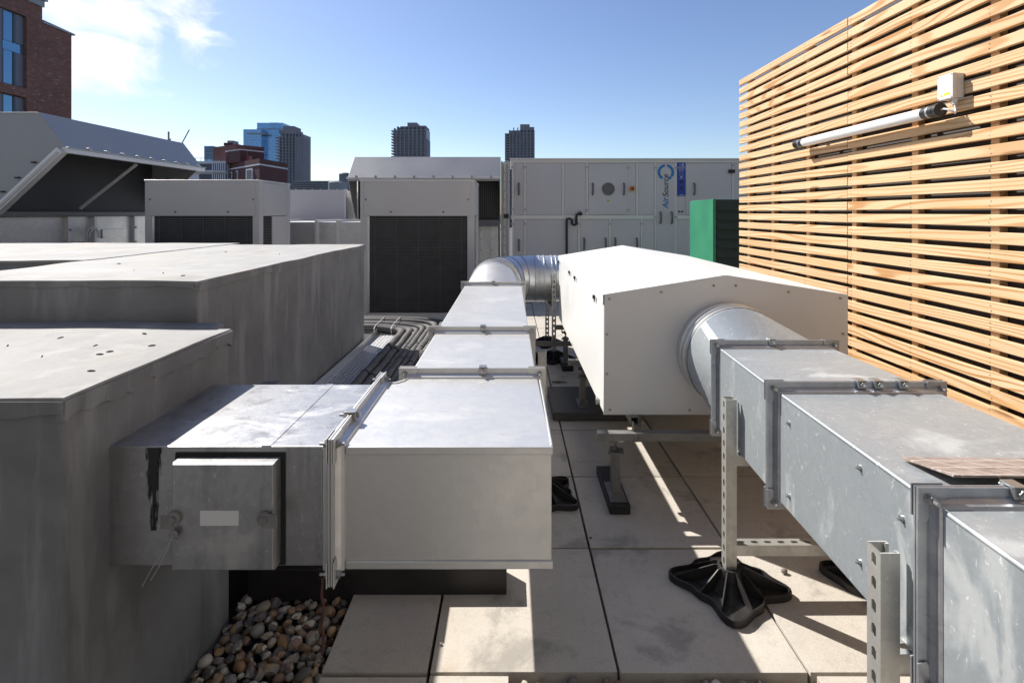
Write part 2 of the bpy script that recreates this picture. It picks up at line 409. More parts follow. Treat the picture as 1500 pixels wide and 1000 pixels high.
def m_board():
    t = NT('weathered_board'); n = t.noise(t.map((3, 9, 1), (0, 0, .1)), 6, 6, .65, .5)
    sp = t.n('ShaderNodeSeparateXYZ'); t.l(t.tc.outputs['Object'], sp.inputs[0])
    wob = t.noise(t.map(), 14, 2)
    u = t.math('FRACT', t.math('MULTIPLY', t.math('ADD', t.math('ADD', sp.outputs[0], t.math('MULTIPLY', sp.outputs[1], .5)), t.math('MULTIPLY', wob, .012)), 14))
    v = t.math('FRACT', t.math('MULTIPLY', t.math('ADD', sp.outputs[1], t.math('MULTIPLY', wob, .012)), 20))
    g = t.math('MAXIMUM', t.math('LESS_THAN', u, .07), t.math('LESS_THAN', v, .09))
    c = t.mix(t.mr(n, .35, .7), (.17, .125, .10), (.33, .265, .225))
    c = t.mix(t.math('MULTIPLY', g, .5), c, (.52, .48, .44))
    return t.set(c, .75)
M['board'] = m_board()

# ------------------------------------------------------------------ the setting: streets below, roof deck, paving, gravel
st = MB().box(-3000, 3000, -500, 5000, -16.4, -16).build('street_ground', M['street'], kind='structure')
rd = MB().box(-11, 9, -5, 12.5, -1.2, -.075).build('roof_deck', M['deck'], kind='structure')
slabm = MB().box(-.297, .297, -.297, .297, -.05, 0)
XJ = [-.257 + .602*i for i in range(-1, 6)]
YR = [1.604 + .6*i for i in range(0, 18)]
proto = {}
pav = bpy.data.objects.new('paving', None); C.objects.link(pav); pav['kind'] = 'structure'; ORG[pav] = Vector((0, 0, 0))
def slab(x0, x1, y0, y1):
    k = (round(x1-x0, 3), round(y1-y0, 3))
    g = .005
    if k not in proto:
        w, d = k
        o = MB().box(-w/2+g, w/2-g, -d/2+g, d/2-g, -.055, 0).build('paving_slab', M['slab'], pav, .0018)
        proto[k] = o; o.location = ((x0+x1)/2, (y0+y1)/2, 0)
    else: o = dup(proto[k], pav, ((x0+x1)/2, (y0+y1)/2, 0))
    o.location.z = random.uniform(-.003, .0015)
    o.rotation_euler = (random.uniform(-.003, .003), random.uniform(-.003, .003), random.uniform(-.004, .004))
for r_, y0 in enumerate(YR):
    y1 = y0+.6
    slab(-.6, -.257, y0, y1)
    for i in range(1, len(XJ)-1): slab(XJ[i], XJ[i+1], y0, y1)
    if y0 > 4.4:
        for i in range(6): slab(-.6-.6*(i+1), -.6-.6*i, y0, y1)
slab(-.6, -.257, 1.0, 1.6); slab(-.257, 0.0, 1.0, 1.6)
slab(.957, 1.55, 1.0, 1.6); slab(1.55, 2.15, 1.0, 1.6)
for k in range(5):                     # unseen terrace slabs added around the camera for the elbow to reflect
    y1 = 1.0-.6*k
    slab(-.16, .345, y1-.6, y1)
    for i in range(2, 5): slab(XJ[i], XJ[i+1], y1-.6, y1)

# pebbles
def pebble_mesh(seed, k=2):
    rn = random.Random(seed); bm = bmesh.new(); bmesh.ops.create_icosphere(bm, subdivisions=k, radius=1)
    import mathutils
    off = Vector((rn.random()*50, rn.random()*50, rn.random()*50)); ang = rn.random() < .35
    s = Vector((rn.uniform(.8, 1.25), rn.uniform(.65, .95), rn.uniform(.5, .8)))
    for v in bm.verts:
        d = mathutils.noise.noise(v.co*1.1+off)*.28 + (mathutils.noise.noise(v.co*2.6+off)*.22 if ang else 0)
        v.co = Vector((v.co.x*s.x, v.co.y*s.y, v.co.z*s.z))*(1+d)
    me = bpy.data.meshes.new('pebble'); bm.to_mesh(me); bm.free(); me.shade_smooth()
    if ang: me.set_sharp_from_angle(angle=R(22))
    me.materials.append(M['pebble']); return me
pms = [pebble_mesh(i) for i in range(14)]
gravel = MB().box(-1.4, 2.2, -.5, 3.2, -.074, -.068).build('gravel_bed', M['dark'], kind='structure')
ORG[gravel] = gravel.location.copy()
def add_peb(x, y, z, r):
    o = bpy.data.objects.new('pebble', random.choice(pms)); C.objects.link(o); o.parent = gravel
    o.location = Vector((x, y, z)) - gravel.location
    o.scale = (r, r, r); o.rotation_euler = (random.uniform(-.5, .5), random.uniform(-.5, .5), random.uniform(0, 6.28))
pts = []
def scatter(x0, x1, y0, y1, n, rmin, rmax, zbase, put):
    tries = 0; c = 0
    while c < n and tries < 60000:
        tries += 1
        x = random.uniform(x0, x1); y = random.uniform(y0, y1); r = random.uniform(rmin, rmax)
        if all((x-a)**2+(y-b)**2 > (.80*(r+q))**2 for a, b, q in pts[-1200:]):
            pts.append((x, y, r)); put(x, y, zbase+random.uniform(-.008, .012), r); c += 1
scatter(-1.01, -.625, 1.25, 2.15, 235, .015, .030, -.03, add_peb)
scatter(.01, .94, 1.44, 1.588, 62, .013, .024, -.018, add_peb)
rest = MB(); icos = [(Vector(v.co), ) for v in pms[0].vertices]
def add_rest(x, y, z, r):
    me = random.choice(lowp); s = random.uniform(.8, 1.2)
    mt = Matrix.Rotation(random.uniform(0, 6.28), 3, 'Z') @ Matrix.Rotation(random.uniform(-.5, .5), 3, 'X')
    rest.add([Vector((x, y, z))+mt @ (v.co*r*s) for v in me.vertices], [tuple(p.vertices) for p in me.polygons])
lowp = [pebble_mesh(40+i, 1) for i in range(6)]
pts = []
scatter(-1.02, -.61, .95, 2.7, 520, .014, .024, -.05, add_rest)
scatter(.02, .93, 1.03, 1.585, 460, .013, .022, -.05, add_rest)
rest.build('loose_gravel', M['pebble'], gravel, smooth=True, kind='stuff', ang=60)

# ------------------------------------------------------------------ left concrete plinths
import mathutils
def skirt(parent, a, b, ztop, nrm, depth=.035, seed=0):
    """coating that laps over the top edge and ends in an uneven line"""
    m = MB(); a = Vector(a); b = Vector(b); n = 70; nrm = Vector(nrm)
    top = []; bot = []
    for i in range(n+1):
        p = a.lerp(b, i/n); q = mathutils.noise.noise(Vector((i*.16+seed, seed*3.1, 0)))
        q2 = mathutils.noise.noise(Vector((i*.55+seed, 9, 0)))
        d = depth*(1+.5*q+.08*q2)
        top.append(Vector((p.x, p.y, ztop-.004))+nrm*.009); bot.append(Vector((p.x, p.y, ztop-d))+nrm*.0065)
    back_t = [p-nrm*.02 for p in top]; back_b = [p-nrm*.02 for p in bot]
    m.loft([[top[i], bot[i], back_b[i], back_t[i]] for i in range(n+1)])
    m.build('coating_lap', M['plinth'], parent, smooth=True, ang=50)
def rough_block(parent, name, x0, x1, y0, y1, z0, z1, amp=.004, step=.06, mat='plinth'):
    """block whose top edges are hand-finished: slightly wavy, softly rounded"""
    bm = bmesh.new(); bmesh.ops.create_cube(bm, size=1)
    for v in bm.verts:
        v.co = Vector((x0 if v.co.x < 0 else x1, y0 if v.co.y < 0 else y1, z0 if v.co.z < 0 else z1))
    for axis, (a, b) in (((1,0,0), (x0, x1)), ((0,1,0), (y0, y1))):
        k = a+step
        while k < b-step/2:
            pt = Vector(axis)*k
            bmesh.ops.bisect_plane(bm, geom=bm.verts[:]+bm.edges[:]+bm.faces[:], plane_co=pt, plane_no=axis); k += step
    for zc in (z1-.03, z1-.012):
        bmesh.ops.bisect_plane(bm, geom=bm.verts[:]+bm.edges[:]+bm.faces[:], plane_co=(0,0,zc), plane_no=(0,0,1))
    for v in bm.verts:
        if v.co.z > z1-.04:
            q = mathutils.noise.noise_vector(v.co*3.3)
            v.co += Vector((q.x*amp, q.y*amp, q.z*amp*1.2))
    m = MB(); m.v = [v.co.copy() for v in bm.verts]; bm.verts.index_update()
    m.f = [tuple(v.index for v in f.verts) for f in bm.faces]; bm.free()
    return m.build(name, M[mat], parent, .012 if mat == 'plinth' else .004, smooth=True, seg=3, ang=60)
ZA, ZB = 1.022, 1.185
pa = thing('concrete_plinth', 'low grey coated concrete plinth that the duct with the access door comes out of', 'plinth', (-1.8, 1.5, -.075))
rough_block(pa, 'block', -2.6, -1.03, 1.173, 1.872, -.075, ZA)
rough_block(pa, 'sunlit_top_coat', -2.604, -1.026, 1.169, 1.876, ZA-.010, ZA+.003, mat='sunlit_top')  # sheet over the block that carries the paler sunlit tone
skirt(pa, (-1.03, 1.169, 0), (-1.03, 1.874, 0), ZA, (1, 0, 0), .05, 1)
skirt(pa, (-2.5, 1.173, 0), (-1.026, 1.173, 0), ZA, (0, -1, 0), .035, 5)
pb = thing('concrete_plinth', 'tall grey coated concrete plinth with streaked side above the cable tray', 'plinth', (-1.8, 3.1, -.075))
rough_block(pb, 'block', -2.32, -1.21, 1.97, 4.23, -.075, ZB)
rough_block(pb, 'sunlit_top_coat', -2.324, -1.206, 1.966, 4.234, ZB-.010, ZB+.003, mat='sunlit_top')
skirt(pb, (-1.21, 1.966, 0), (-1.21, 4.23, 0), ZB, (1, 0, 0), .035, 2)
skirt(pb, (-2.3, 1.97, 0), (-1.22, 1.97, 0), ZB, (0, -1, 0), .02, 3)
rough_block(pb, 'ledge', -1.95, -1.1, 1.874, 1.968, .6, 1.03, .003)
pc = thing('concrete_plinth', 'pale topped concrete plinth in front of the big intake hood', 'plinth', (-4.2, 3.6, -.075))
rough_block(pc, 'block', -6.4, -2.33, 2.78, 4.38, -.075, ZB+.004, .004, .12)
rough_block(pc, 'sunlit_top_coat', -6.404, -2.3265, 2.776, 4.384, ZB-.007, ZB+.007, .004, .12, mat='sunlit_top')
# duct hole collar low on the tall plinth
box('kerb_block', M['plinth'], pb, -1.21, -1.13, 2.44, 2.52, .0, .62, .006)
# leaf litter on the low plinth
rn = random.Random(3)
litter = [(-1.32, 1.62), (-1.22, 1.55), (-1.225, 1.52), (-1.52, 1.72), (-1.38, 1.5), (-1.46, 1.33), (-1.12, 1.36), (-1.14, 1.62), (-1.6, 1.62), (-1.28, 1.78), (-2.0, 2.6), (-1.5, 2.2), (-1.7, 2.3), (-1.35, 2.1), (-1.9, 3.4), (-1.45, 3.2)]
for i, (x, y) in enumerate(litter):
    z = (ZA if y < 1.87 else ZB)+.004
    m = MB(); a = rn.uniform(0, 6.28); l = rn.uniform(.005, .012); w = rn.uniform(.0012, .003)
    d = Vector((math.cos(a), math.sin(a), 0)); e = Vector((-d.y, d.x, 0)); c = Vector((x, y, z+.0005))
    up = Vector((0, 0, .003))
    m.loft([[c-d*l+e*.0008, c-d*l-e*.0008, c-d*l+up], [c+e*w, c-e*w, c+up*1.6], [c+d*l*.9+e*.001+up*.6, c+d*l*.9-e*.001+up*.3, c+d*l+up*1.1]])
    o = m.build('dead_leaf', M['leaf'])
    tag(o, 'tiny dry leaf scrap lying on top of the %s concrete plinth' % ('low' if y < 1.87 else 'tall'), 'leaf', 'leaf scraps on the %s plinth' % ('low' if y < 1.87 else 'tall'))

# ------------------------------------------------------------------ duct building blocks
PROF = [(-.030,.0015),(-.027,.006),(-.020,.0075),(-.012,.012),(-.0065,.014),(-.0055,.031),(-.0015,.031),(-.0012,.0255),(.0012,.0255),(.0015,.031),(.0055,.031),(.0065,.014),(.012,.012),(.020,.0075),(.027,.006),(.030,.0015),(.030,-.002),(-.030,-.002)]
def flange(parent, axis, pos, lo, hi, mat, clamps=(), bolts=True, both=False):
    """rolled duct flange: frame round a rectangular duct at `pos` along axis (0=X,1=Y); lo/hi = (a,z) corners of the duct"""
    m = MB(); loops = []
    (a0, z0), (a1, z1) = lo, hi
    P = (lambda s, a, z: Vector((pos+s, a, z))) if axis == 0 else (lambda s, a, z: Vector((a, pos+s, z)))
    for s, h in PROF: loops.append([P(s, a0-h, z0-h), P(s, a1+h, z0-h), P(s, a1+h, z1+h), P(s, a0-h, z1+h)])
    m.loft(loops, closed=True)
    fl = m.build('flange', mat, parent)
    # rivets punched along the flanges' inner leg
    h = .016
    for (a, z, ca, cz) in ((a0, z1, -1, 1), (a1, z1, 1, 1), (a0, z0, -1, -1), (a1, z0, 1, -1)):
        c = MB()
        for s in (-.0075, .0075):
            q = [P(s, a+ca*.034, z+cz*.034), P(s, a-ca*.03, z+cz*.034), P(s, a-ca*.034, z+cz*.016), P(s, a-ca*.002, z-cz*.002+cz*.004), P(s, a+ca*.016, z-cz*.034), P(s, a+ca*.034, z-cz*.03)]
            q2 = [P(s+.003*(1 if s > 0 else -1), *( (p.y, p.z) if axis == 0 else (p.x, p.z))) for p in q]
            c.loft([q, q2])
        c.build('corner_plate', mat, fl, .001)
        b = MB(); ctr = (a+ca*.012, z+cz*.012)
        for s in (-1, 1):
            b.cyl(P(s*.0105, *ctr), P(s*.0125, *ctr), .011, 14)
            b.cyl(P(s*.0125, *ctr), P(s*.020, *ctr), .0085, 6)
        b.cyl(P(-.033, *ctr), P(.030, *ctr), .004, 8)
        b.build('bolt', M['screw'], fl, smooth=True, ang=30)
    for (side, k) in clamps:
        c = MB()
        if side == 'top':
            a = k
            def Q(s, u, w): return P(s, a+u, z1+w)
        else:
            def Q(s, u, w): return P(s, a0-w, k+u)
        for (s0, s1, w0, w1) in ((-.016, -.006, .012, .037), (.006, .016, .012, .037), (-.016, .016, .0325, .038)):
            pts8 = [Q(s, u, w) for w in (w0, w1) for s, u in ((s0, -.014), (s1, -.014), (s1, .014), (s0, .014))]
            c.add(pts8, [(0,1,2,3),(4,5,6,7),(0,1,5,4),(1,2,6,5),(2,3,7,6),(3,0,4,7)])
        cl = c.build('clamp', M['screw'], fl, .0015)
        c = MB(); c.cyl(Q(-.034, 0, .024), Q(-.014, 0, .024), .0045, 8); c.cyl(Q(-.022, 0, .024), Q(-.016, 0, .024), .009, 6)
        c.cyl(Q(.016, 0, .024), Q(.024, 0, .024), .008, 6)
        c.build('clamp_bolt', M['screw'], fl, smooth=True, ang=30)
    return fl
def section(parent, name, loops, mat, bevel=.004):
    """sheet metal duct length, lofted through rectangular loops with a faint sag between the ends"""
    return MB().loft(loops).build(name, mat, parent, bevel)
def rect(axis, pos, a0, a1, z0, z1):
    if axis == 0: return [Vector((pos, a0, z0)), Vector((pos, a1, z0)), Vector((pos, a1, z1)), Vector((pos, a0, z1))]
    return [Vector((a0, pos, z0)), Vector((a1, pos, z0)), Vector((a1, pos, z1)), Vector((a0, pos, z1))]
def rect_to_circle(r0, c, rad, n=48):
    """matching loops: points of a rectangle and of a circle (circle in the XZ plane at c)"""
    ctr = sum(r0, Vector())/4; y = r0[0].y
    xs = [p.x for p in r0]; zs = [p.z for p in r0]; hx = (max(xs)-min(xs))/2; hz = (max(zs)-min(zs))/2
    A = []; B = []
    for i in range(n):
        t = 2*math.pi*(i+.5)/n
        dx, dz = math.cos(t), math.sin(t)
        # square mapping by angle so that the four corners are reached
        k = 1/max(abs(dx), abs(dz)); A.append(Vector((ctr.x+dx*k*hx, y, ctr.z+dz*k*hz)))
        B.append(Vector((c[0]+dx*rad, c[1], c[2]+dz*rad)))
    return A, B

# ------------------------------------------------------------------ left duct run
Z0, Z1 = .543, .851
dl = thing('ventilation_duct', 'bright galvanised duct with access door, square elbow and round bend beside the concrete plinths', 'duct', (-.14, 2.5, .543))
section(dl, 'duct_section', [rect(0, x, 1.307, 1.78, Z0, Z1) for x in (-1.06, -.8, -.478)], M['galv_d'])
box('seam', M['galv_d'], dl, -.64, -.615, 1.309, 1.778, Z1-.001, Z1+.0015, .0005)
flange(dl, 0, -.451, (1.307, Z0), (1.782, Z1), M['galv_l'], clamps=[('top', 1.45)])
pts_e = [(-.424, 1.305), (.107, 1.305), (.0995, 1.84), (-.372, 1.84), (-.382, 1.812), (-.402, 1.79), (-.424, 1.787)]
el = MB().prism(pts_e, Z0, Z1).build('square_elbow', M['galv_l'], dl, .003)
# folded lips of the elbow cheeks
for z in (Z0+.003, Z1-.013):
    MB().box(-.42, .110, 1.300, 1.3065, z-.006, z+.014).build('cheek_lip', M['galv_l'], dl, .002)
m = MB().box(.1045, .1105, 1.31, 1.83, Z1-.014, Z1+.002); m.build('cheek_lip', M['galv_l'], dl, .002)
m = MB()
inner = [(-.424, 1.789), (-.401, 1.792), (-.3805, 1.813), (-.3705, 1.84)]
m.loft([[Vector((x, y, Z1-.012)), Vector((x-.003, y+.004, Z1-.012)), Vector((x-.003, y+.004, Z1+.003)), Vector((x+.004, y-.005, Z1+.003))] for x, y in inner])
m.build('cheek_lip', M['galv_l'], dl)
DX0, DX1 = -.372, .0965
flange(dl, 1, 1.868, (DX0, Z0), (DX1, Z1), M['galv_l'], clamps=[('top', -.10)])
section(dl, 'duct_section', [rect(1, y, DX0, DX1, Z0, Z1) for y in (1.896, 2.52)], M['galv_l'])
flange(dl, 1, 2.548, (DX0, Z0), (DX1, Z1), M['galv_l'], clamps=[('top', -.135)])
section(dl, 'duct_section', [rect(1, y, DX0, DX1, Z0, Z1) for y in (2.576, 3.4, 4.18)], M['galv_l'])
flange(dl, 1, 4.208, (DX0, Z0), (DX1, Z1), M['galv_l'], clamps=[('top', -.137)])
RC = (-.137, .77); RR = .235
A, B = rect_to_circle(rect(1, 4.236, DX0, DX1, Z0, Z1), (RC[0], 4.50, RC[1]), RR)
B2 = [p+Vector((0, .03, 0)) for p in B]
MB().loft([A, B, B2], cap=False).build('transition', M['galv_l'], dl, smooth=True, ang=14)
# ribbed collar
def ring_y(c, y, r, n=48): return [Vector((c[0]+math.cos(2*math.pi*(i+.5)/n)*r, y, c[1]+math.sin(2*math.pi*(i+.5)/n)*r)) for i in range(n)]
lp = []
for y, r in ((4.51, .237), (4.56, .237), (4.565, .243), (4.575, .243), (4.58, .237), (4.63, .237), (4.635, .243), (4.645, .243), (4.65, .237), (4.70, .237), (4.705, .244), (4.72, .244), (4.725, .237), (4.80, .237), (4.805, .245), (4.82, .245), (4.825, .237), (4.905, .237)):
    lp.append(ring_y(RC, y, r))
MB().loft(lp, cap=False).build('collar', M['galv_l'], dl, smooth=True, ang=40)
# gored round bend: five straight gores with raised seams
bc = Vector((RC[0]+.39, 4.91, RC[1])); rb = .39
def bend_ring(th, r, n=48):
    d = Vector((-math.cos(th), math.sin(th), 0)); c = bc+d*rb
    return [c+d*(math.cos(2*math.pi*(i+.5)/n)*r)+Vector((0, 0, 1))*(math.sin(2*math.pi*(i+.5)/n)*r) for i in range(n)]
ths = [0, 22.5, 45, 67.5, 90]
for i in range(4):
    a, b = R(ths[i]), R(ths[i+1])
    MB().loft([bend_ring(a, .2375), bend_ring(b, .2375)], cap=False).build('bend_gore', M['round'], dl, smooth=True, ang=50)
for t_ in ths:
    a = R(t_)
    MB().loft([bend_ring(a-.012, .2378), bend_ring(a-.010, .2435), bend_ring(a+.010, .2435), bend_ring(a+.012, .2378)], cap=False).build('bend_seam', M['flange'], dl, smooth=True)
lp = []
for x, r in ((.255, .237), (.29, .237), (.293, .243), (.302, .243), (.305, .237), (.34, .237), (.343, .244), (.352, .244), (.355, .236), (.42, .236), (.424, .244), (.432, .244), (.436, .236), (.462, .236), (.466, .242), (.474, .242), (.478, .236), (.80, .236)):
    lp.append([Vector((x, 5.30+math.cos(2*math.pi*i/48)*r, RC[1]+math.sin(2*math.pi*i/48)*r)) for i in range(48)])
MB().loft(lp).build('spiral_duct', M['round'], dl, smooth=True, ang=40)
# rising stub into the far side of the fan unit
MB().cyl((.80, 5.30, RC[1]), (1.1, 4.975, .745), .236, 40).build('spiral_duct', M['round'], dl, smooth=True, ang=40)
# access door on the front of the duct
door = MB(); y0 = 1.268
dx0, dx1, dz0, dz1 = -.842, -.592, .561, .822
door.loft([[Vector((dx0-s, y, dz0-s)), Vector((dx1+s, y, dz0-s)), Vector((dx1+s, y, dz1+s)), Vector((dx0-s, y, dz1+s))] for s, y in ((.004, 1.3045), (.004, 1.276), (.0, y0), (-.002, y0))])
dr = door.build('access_door', M['galv_d'], dl, .0012)
MB().box(dx0-.016, dx1+.016, 1.3035, 1.3062, dz0-.012, dz1+.014).build('door_gasket', M['dark'], dr)
MB().box(-.772, -.676, y0-.0013, y0-.0001, .672, .709).build('label_plate', M['ahu_f'], dr)
for kx, sg in ((dx0+.006, -1), (dx1-.018, 1)):
    c = MB(); kz = .692
    c.cyl((kx, y0-.010, kz), (kx, y0-.0005, kz), .017, 18); c.cyl((kx, y0-.016, kz), (kx, y0-.010, kz), .0095, 6)
    if sg < 0:
        c.prism([(0, 0)]*0 or [(kx-.012, 0)]*0 or [(kx-.028, y0-.012), (kx+.002, y0-.012), (kx+.002, y0-.008), (kx-.028, y0-.008)], kz-.022, kz+.010)
        c.cyl((kx+.004, y0-.013, kz-.036), (kx+.004, y0-.009, kz-.036), .011, 14)
    else:
        c.box(kx-.004, kx+.034, y0-.012, y0-.008, kz-.020, kz+.014)
    c.build('cam_latch', M['steel_d'], dr, .001, smooth=True, ang=30)
w1 = [(dx0+.010, y0-.013, .655), (dx0-.006, y0-.02, .62), (dx0-.03, y0-.03, .585), (dx0-.05, y0-.034, .545)]
w2 = [(dx0+.012, y0-.013, .655), (dx0+.002, y0-.022, .625), (dx0-.012, y0-.03, .59), (dx0-.03, y0-.034, .56)]
MB().tube(w1, .0013, 5).tube(w2, .0013, 5).build('tie_wire', M['screw'], dr)
# mastic smear beside the door, rivets and dirty patch
MB().box(-.935, -.895, 1.3050, 1.3062, Z1-.215, Z1-.003).build('mastic_smear', M['smear'], dl)
rv = MB()
for i in range(6): rv.cyl((-.487, 1.3030, Z0+.03+i*.05), (-.487, 1.3068, Z0+.03+i*.05), .003, 8)
rv.build('rivet_row', M['screw'], dl)
box('stiffener', M['galv_d'], dl, -.5, -.482, 1.3045, 1.3068, Z0+.01, Z1-.008, .0008)
# rusty mastic string dripping from the flange corner
rn = random.Random(9); path = [(-.478+rn.uniform(-.004, .004), 1.30+rn.uniform(-.004, .004), .522-i*.025) for i in range(9)]
MB().tube(path, [.0045, .003, .004, .0025, .0045, .0035, .005, .003, .002], 8).build('mastic_drip', M['rust'], dl, smooth=True, ang=60)

# black rubber bearer under the elbow, lengthened left to fill the shadowed gap with black
blk = MB().prism([(-1.0, 1.936), (-.013, 1.936), (-.013, 2.06), (-1.0, 2.06)], -.03, .095)
o = blk.build('bearer_block', M['rubber'], None, .004); tag(o, 'long black rubber bearer block lying under the square duct elbow', 'bearer block')

# ------------------------------------------------------------------ right duct run
dr_ = thing('ventilation_duct', 'weathered galvanised duct with a brown board on it, running beside the timber screen', 'duct', (1.13, 1.5, .526))
RZ0, RZ1 = .524, .870
def rl(y): return .846 + (.886-.846)*(y-1.02)/(2.2-1.02)
RX1 = 1.384
flange(dr_, 1, 2.20, (rl(2.2)+.016, RZ0), (RX1, RZ1), M['flange'], clamps=[('top', 1.13)])
section(dr_, 'duct_section', [rect(1, y, rl(y)+(.012 if y > 2 else 0.0), RX1, RZ0, RZ1) for y in (2.172, 1.688)], M['galv_r'])
flange(dr_, 1, 1.66, (rl(1.66), RZ0), (RX1, RZ1), M['flange'], clamps=[('top', 1.14), ('top', 1.195), ('top', 1.275)])
section(dr_, 'duct_section', [rect(1, y, rl(y), RX1, RZ0, RZ1) for y in (1.632, 1.05)], M['galv_r'])
flange(dr_, 1, 1.022, (rl(1.02), RZ0), (RX1, RZ1), M['flange'], clamps=[('top', 1.012)])
section(dr_, 'duct_section', [rect(1, y, rl(y), RX1, RZ0, RZ1) for y in (.994, .3, -.6)], M['galv_r'])
# rolled corner seams on the top edge
for ya, yb in ((1.625, 1.055), (.99, -.5), (2.165, 1.69)):
    MB().tube([(rl(ya)+.003+(.012 if ya > 2 else 0), ya, RZ1-.002), (rl(yb)+.003, yb, RZ1-.002)], .0055, 10).build('corner_seam', M['galv_r'], dr_, smooth=True, ang=60)
for (y, z) in ((1.575, .80), (1.575, .575), (1.24, .60), (1.10, .79), (1.24, .83)):
    x = rl(y); sc = MB(); sc.cyl((x-.004, y, z), (x+.002, y, z), .0065, 10); sc.cyl((x-.010, y, z-.001), (x, y, z-.001), .0028, 6)
    sc.build('screw', M['screw'], dr_)
A, B = rect_to_circle(rect(1, 2.228, rl(2.2)+.016, RX1, RZ0, RZ1), (1.10, 2.44, .745), .247)
MB().loft([A, B, [p+Vector((0, .03, 0)) for p in B]], cap=False).build('transition', M['galv_r'], dr_, smooth=True, ang=14)
lp = [ring_y((1.10, .745), y, r) for y, r in ((2.45, .25), (2.478, .25), (2.481, .256), (2.49, .256), (2.493, .25), (2.53, .25), (2.533, .256), (2.542, .256), (2.545, .25), (2.593, .25))]
MB().loft(lp, cap=False).build('collar', M['round'], dr_, smooth=True, ang=40)
MB().cyl((1.005, 2.33, .70), (.985, 2.32, .70), .006, 8).build('test_plug', M['orange'], dr_)
# board lying on the duct by the flange, its near edge propped on the flange lip
bv = [(.918, 1.192), (1.345, 1.176), (1.345, 1.040), (.925, 1.060)]
zz = lambda y: RZ1+.0045+(1.192-y)/(1.192-1.05)*.027
bm_ = MB().add([(x, y, zz(y)) for x, y in bv]+[(x, y, zz(y)+.005) for x, y in bv], [(0,1,2,3),(4,5,6,7),(0,1,5,4),(1,2,6,5),(2,3,7,6),(3,0,4,7)])
tag(bm_.build('board_offcut', M['board'], None, .001), 'thin brown weathered board offcut lying on the galvanised duct', 'board')

# ------------------------------------------------------------------ strut frames
def strut_mesh(m, org, s_ax, u_ax, v_ax, Ln, w=.041, d=.041, t=.0028, pitch=.05, hw=.0068, hl=.0145):
    """slotted channel: web at v=0 (slotted), flanges along v, lips turned in"""
    org = Vector(org); S = Vector(s_ax); U = Vector(u_ax); V = Vector(v_ax)
    P = lambda u, v, s: org+U*u+V*v+S*s
    n = max(1, int(Ln/pitch)); p = Ln/n; c = w/2
    for k in range(n):
        s0 = k*p; sm_ = s0+p/2; s1 = s0+p
        outer = [(0, s0), (c, s0), (w, s0), (w, sm_), (w, s1), (c, s1), (0, s1), (0, sm_)]
        inner = [(c-hw, sm_-hl*.62), (c, sm_-hl), (c+hw, sm_-hl*.62), (c+hw, sm_), (c+hw, sm_+hl*.62), (c, sm_+hl), (c-hw, sm_+hl*.62), (c-hw, sm_)]
        vs_ = [P(u, 0, s) for u, s in outer]+[P(u, 0, s) for u, s in inner]+[P(u, t, s) for u, s in outer]+[P(u, t, s) for u, s in inner]
        fs = []
        for i in range(8):
            j = (i+1) % 8
            fs += [(i, j, 8+j, 8+i), (16+i, 16+j, 24+j, 24+i), (8+i, 8+j, 24+j, 24+i)]
        m.add(vs_, fs)
    def bx(u0, u1, v0, v1):
        q = [P(u, v, s) for s in (0, Ln) for u, v in ((u0, v0), (u1, v0), (u1, v1), (u0, v1))]
        m.add(q, [(0,1,2,3),(4,5,6,7),(0,1,5,4),(1,2,6,5),(2,3,7,6),(3,0,4,7)])
    bx(0, t, 0.0002, d); bx(w-t, w, 0.0002, d); bx(t, .0095, d-t, d-.0001); bx(w-.0095, w-t, d-t, d-.0001)
    bx(.0095-t, .0095, d-.008, d-t); bx(w-.0095, w-.0095+t, d-.008, d-t)
def foot_build(parent, x, y, rot=0, s=1.0, z=0.0):
    m = MB(); n = 64; pr = []
    def rad(t): return s*(.172+.030*math.cos(4*t+rot)+.013*math.cos(8*t+rot*2+.6)+.010*math.cos(3*t-rot))
    def pt(t, k, zz_): r = rad(t)*k; return Vector((x+math.cos(t)*r, y+math.sin(t)*r*.86, z+zz_))
    loops = []
    for k, zz_ in ((1.0, 0), (1.0, .026), (.965, .028), (.945, .010), (.55, .012), (.24, .05), (.20, .088), (.16, .088), (.16, .02)):
        loops.append([pt(2*math.pi*i/n, k, zz_) for i in range(n)])
    for i, l in enumerate(loops[5:]):
        k, h = ((.24, .05), (.20, .088), (.16, .088), (.16, .02))[i]
        loops[5+i] = [Vector((x+math.cos(2*math.pi*j/n)*.15*s*k*1.35, y+math.sin(2*math.pi*j/n)*.15*s*k*1.35, z+h)) for j in range(n)]
    m.loft(loops)
    ft = m.build('rubber_foot', M['rubber'], parent, smooth=True, ang=30)
    for k in range(10):
        t = 2*math.pi*k/10-rot/5
        d = Vector((math.cos(t), math.sin(t)*.86, 0)); e = Vector((-d.y, d.x, 0)).normalized()*.0022
        r = rad(t)*.95; c = Vector((x, y, z))
        prof = [c+d*.03+Vector((0,0,.012)), c+d*r+Vector((0,0,.010)), c+d*r+Vector((0,0,.026)), c+d*(.055*s)+Vector((0,0,.086)), c+d*.03+Vector((0,0,.088))]
        MB().loft([[p-e for p in prof], [p+e for p in prof]]).build('rib', M['rubber'], ft)
    return ft
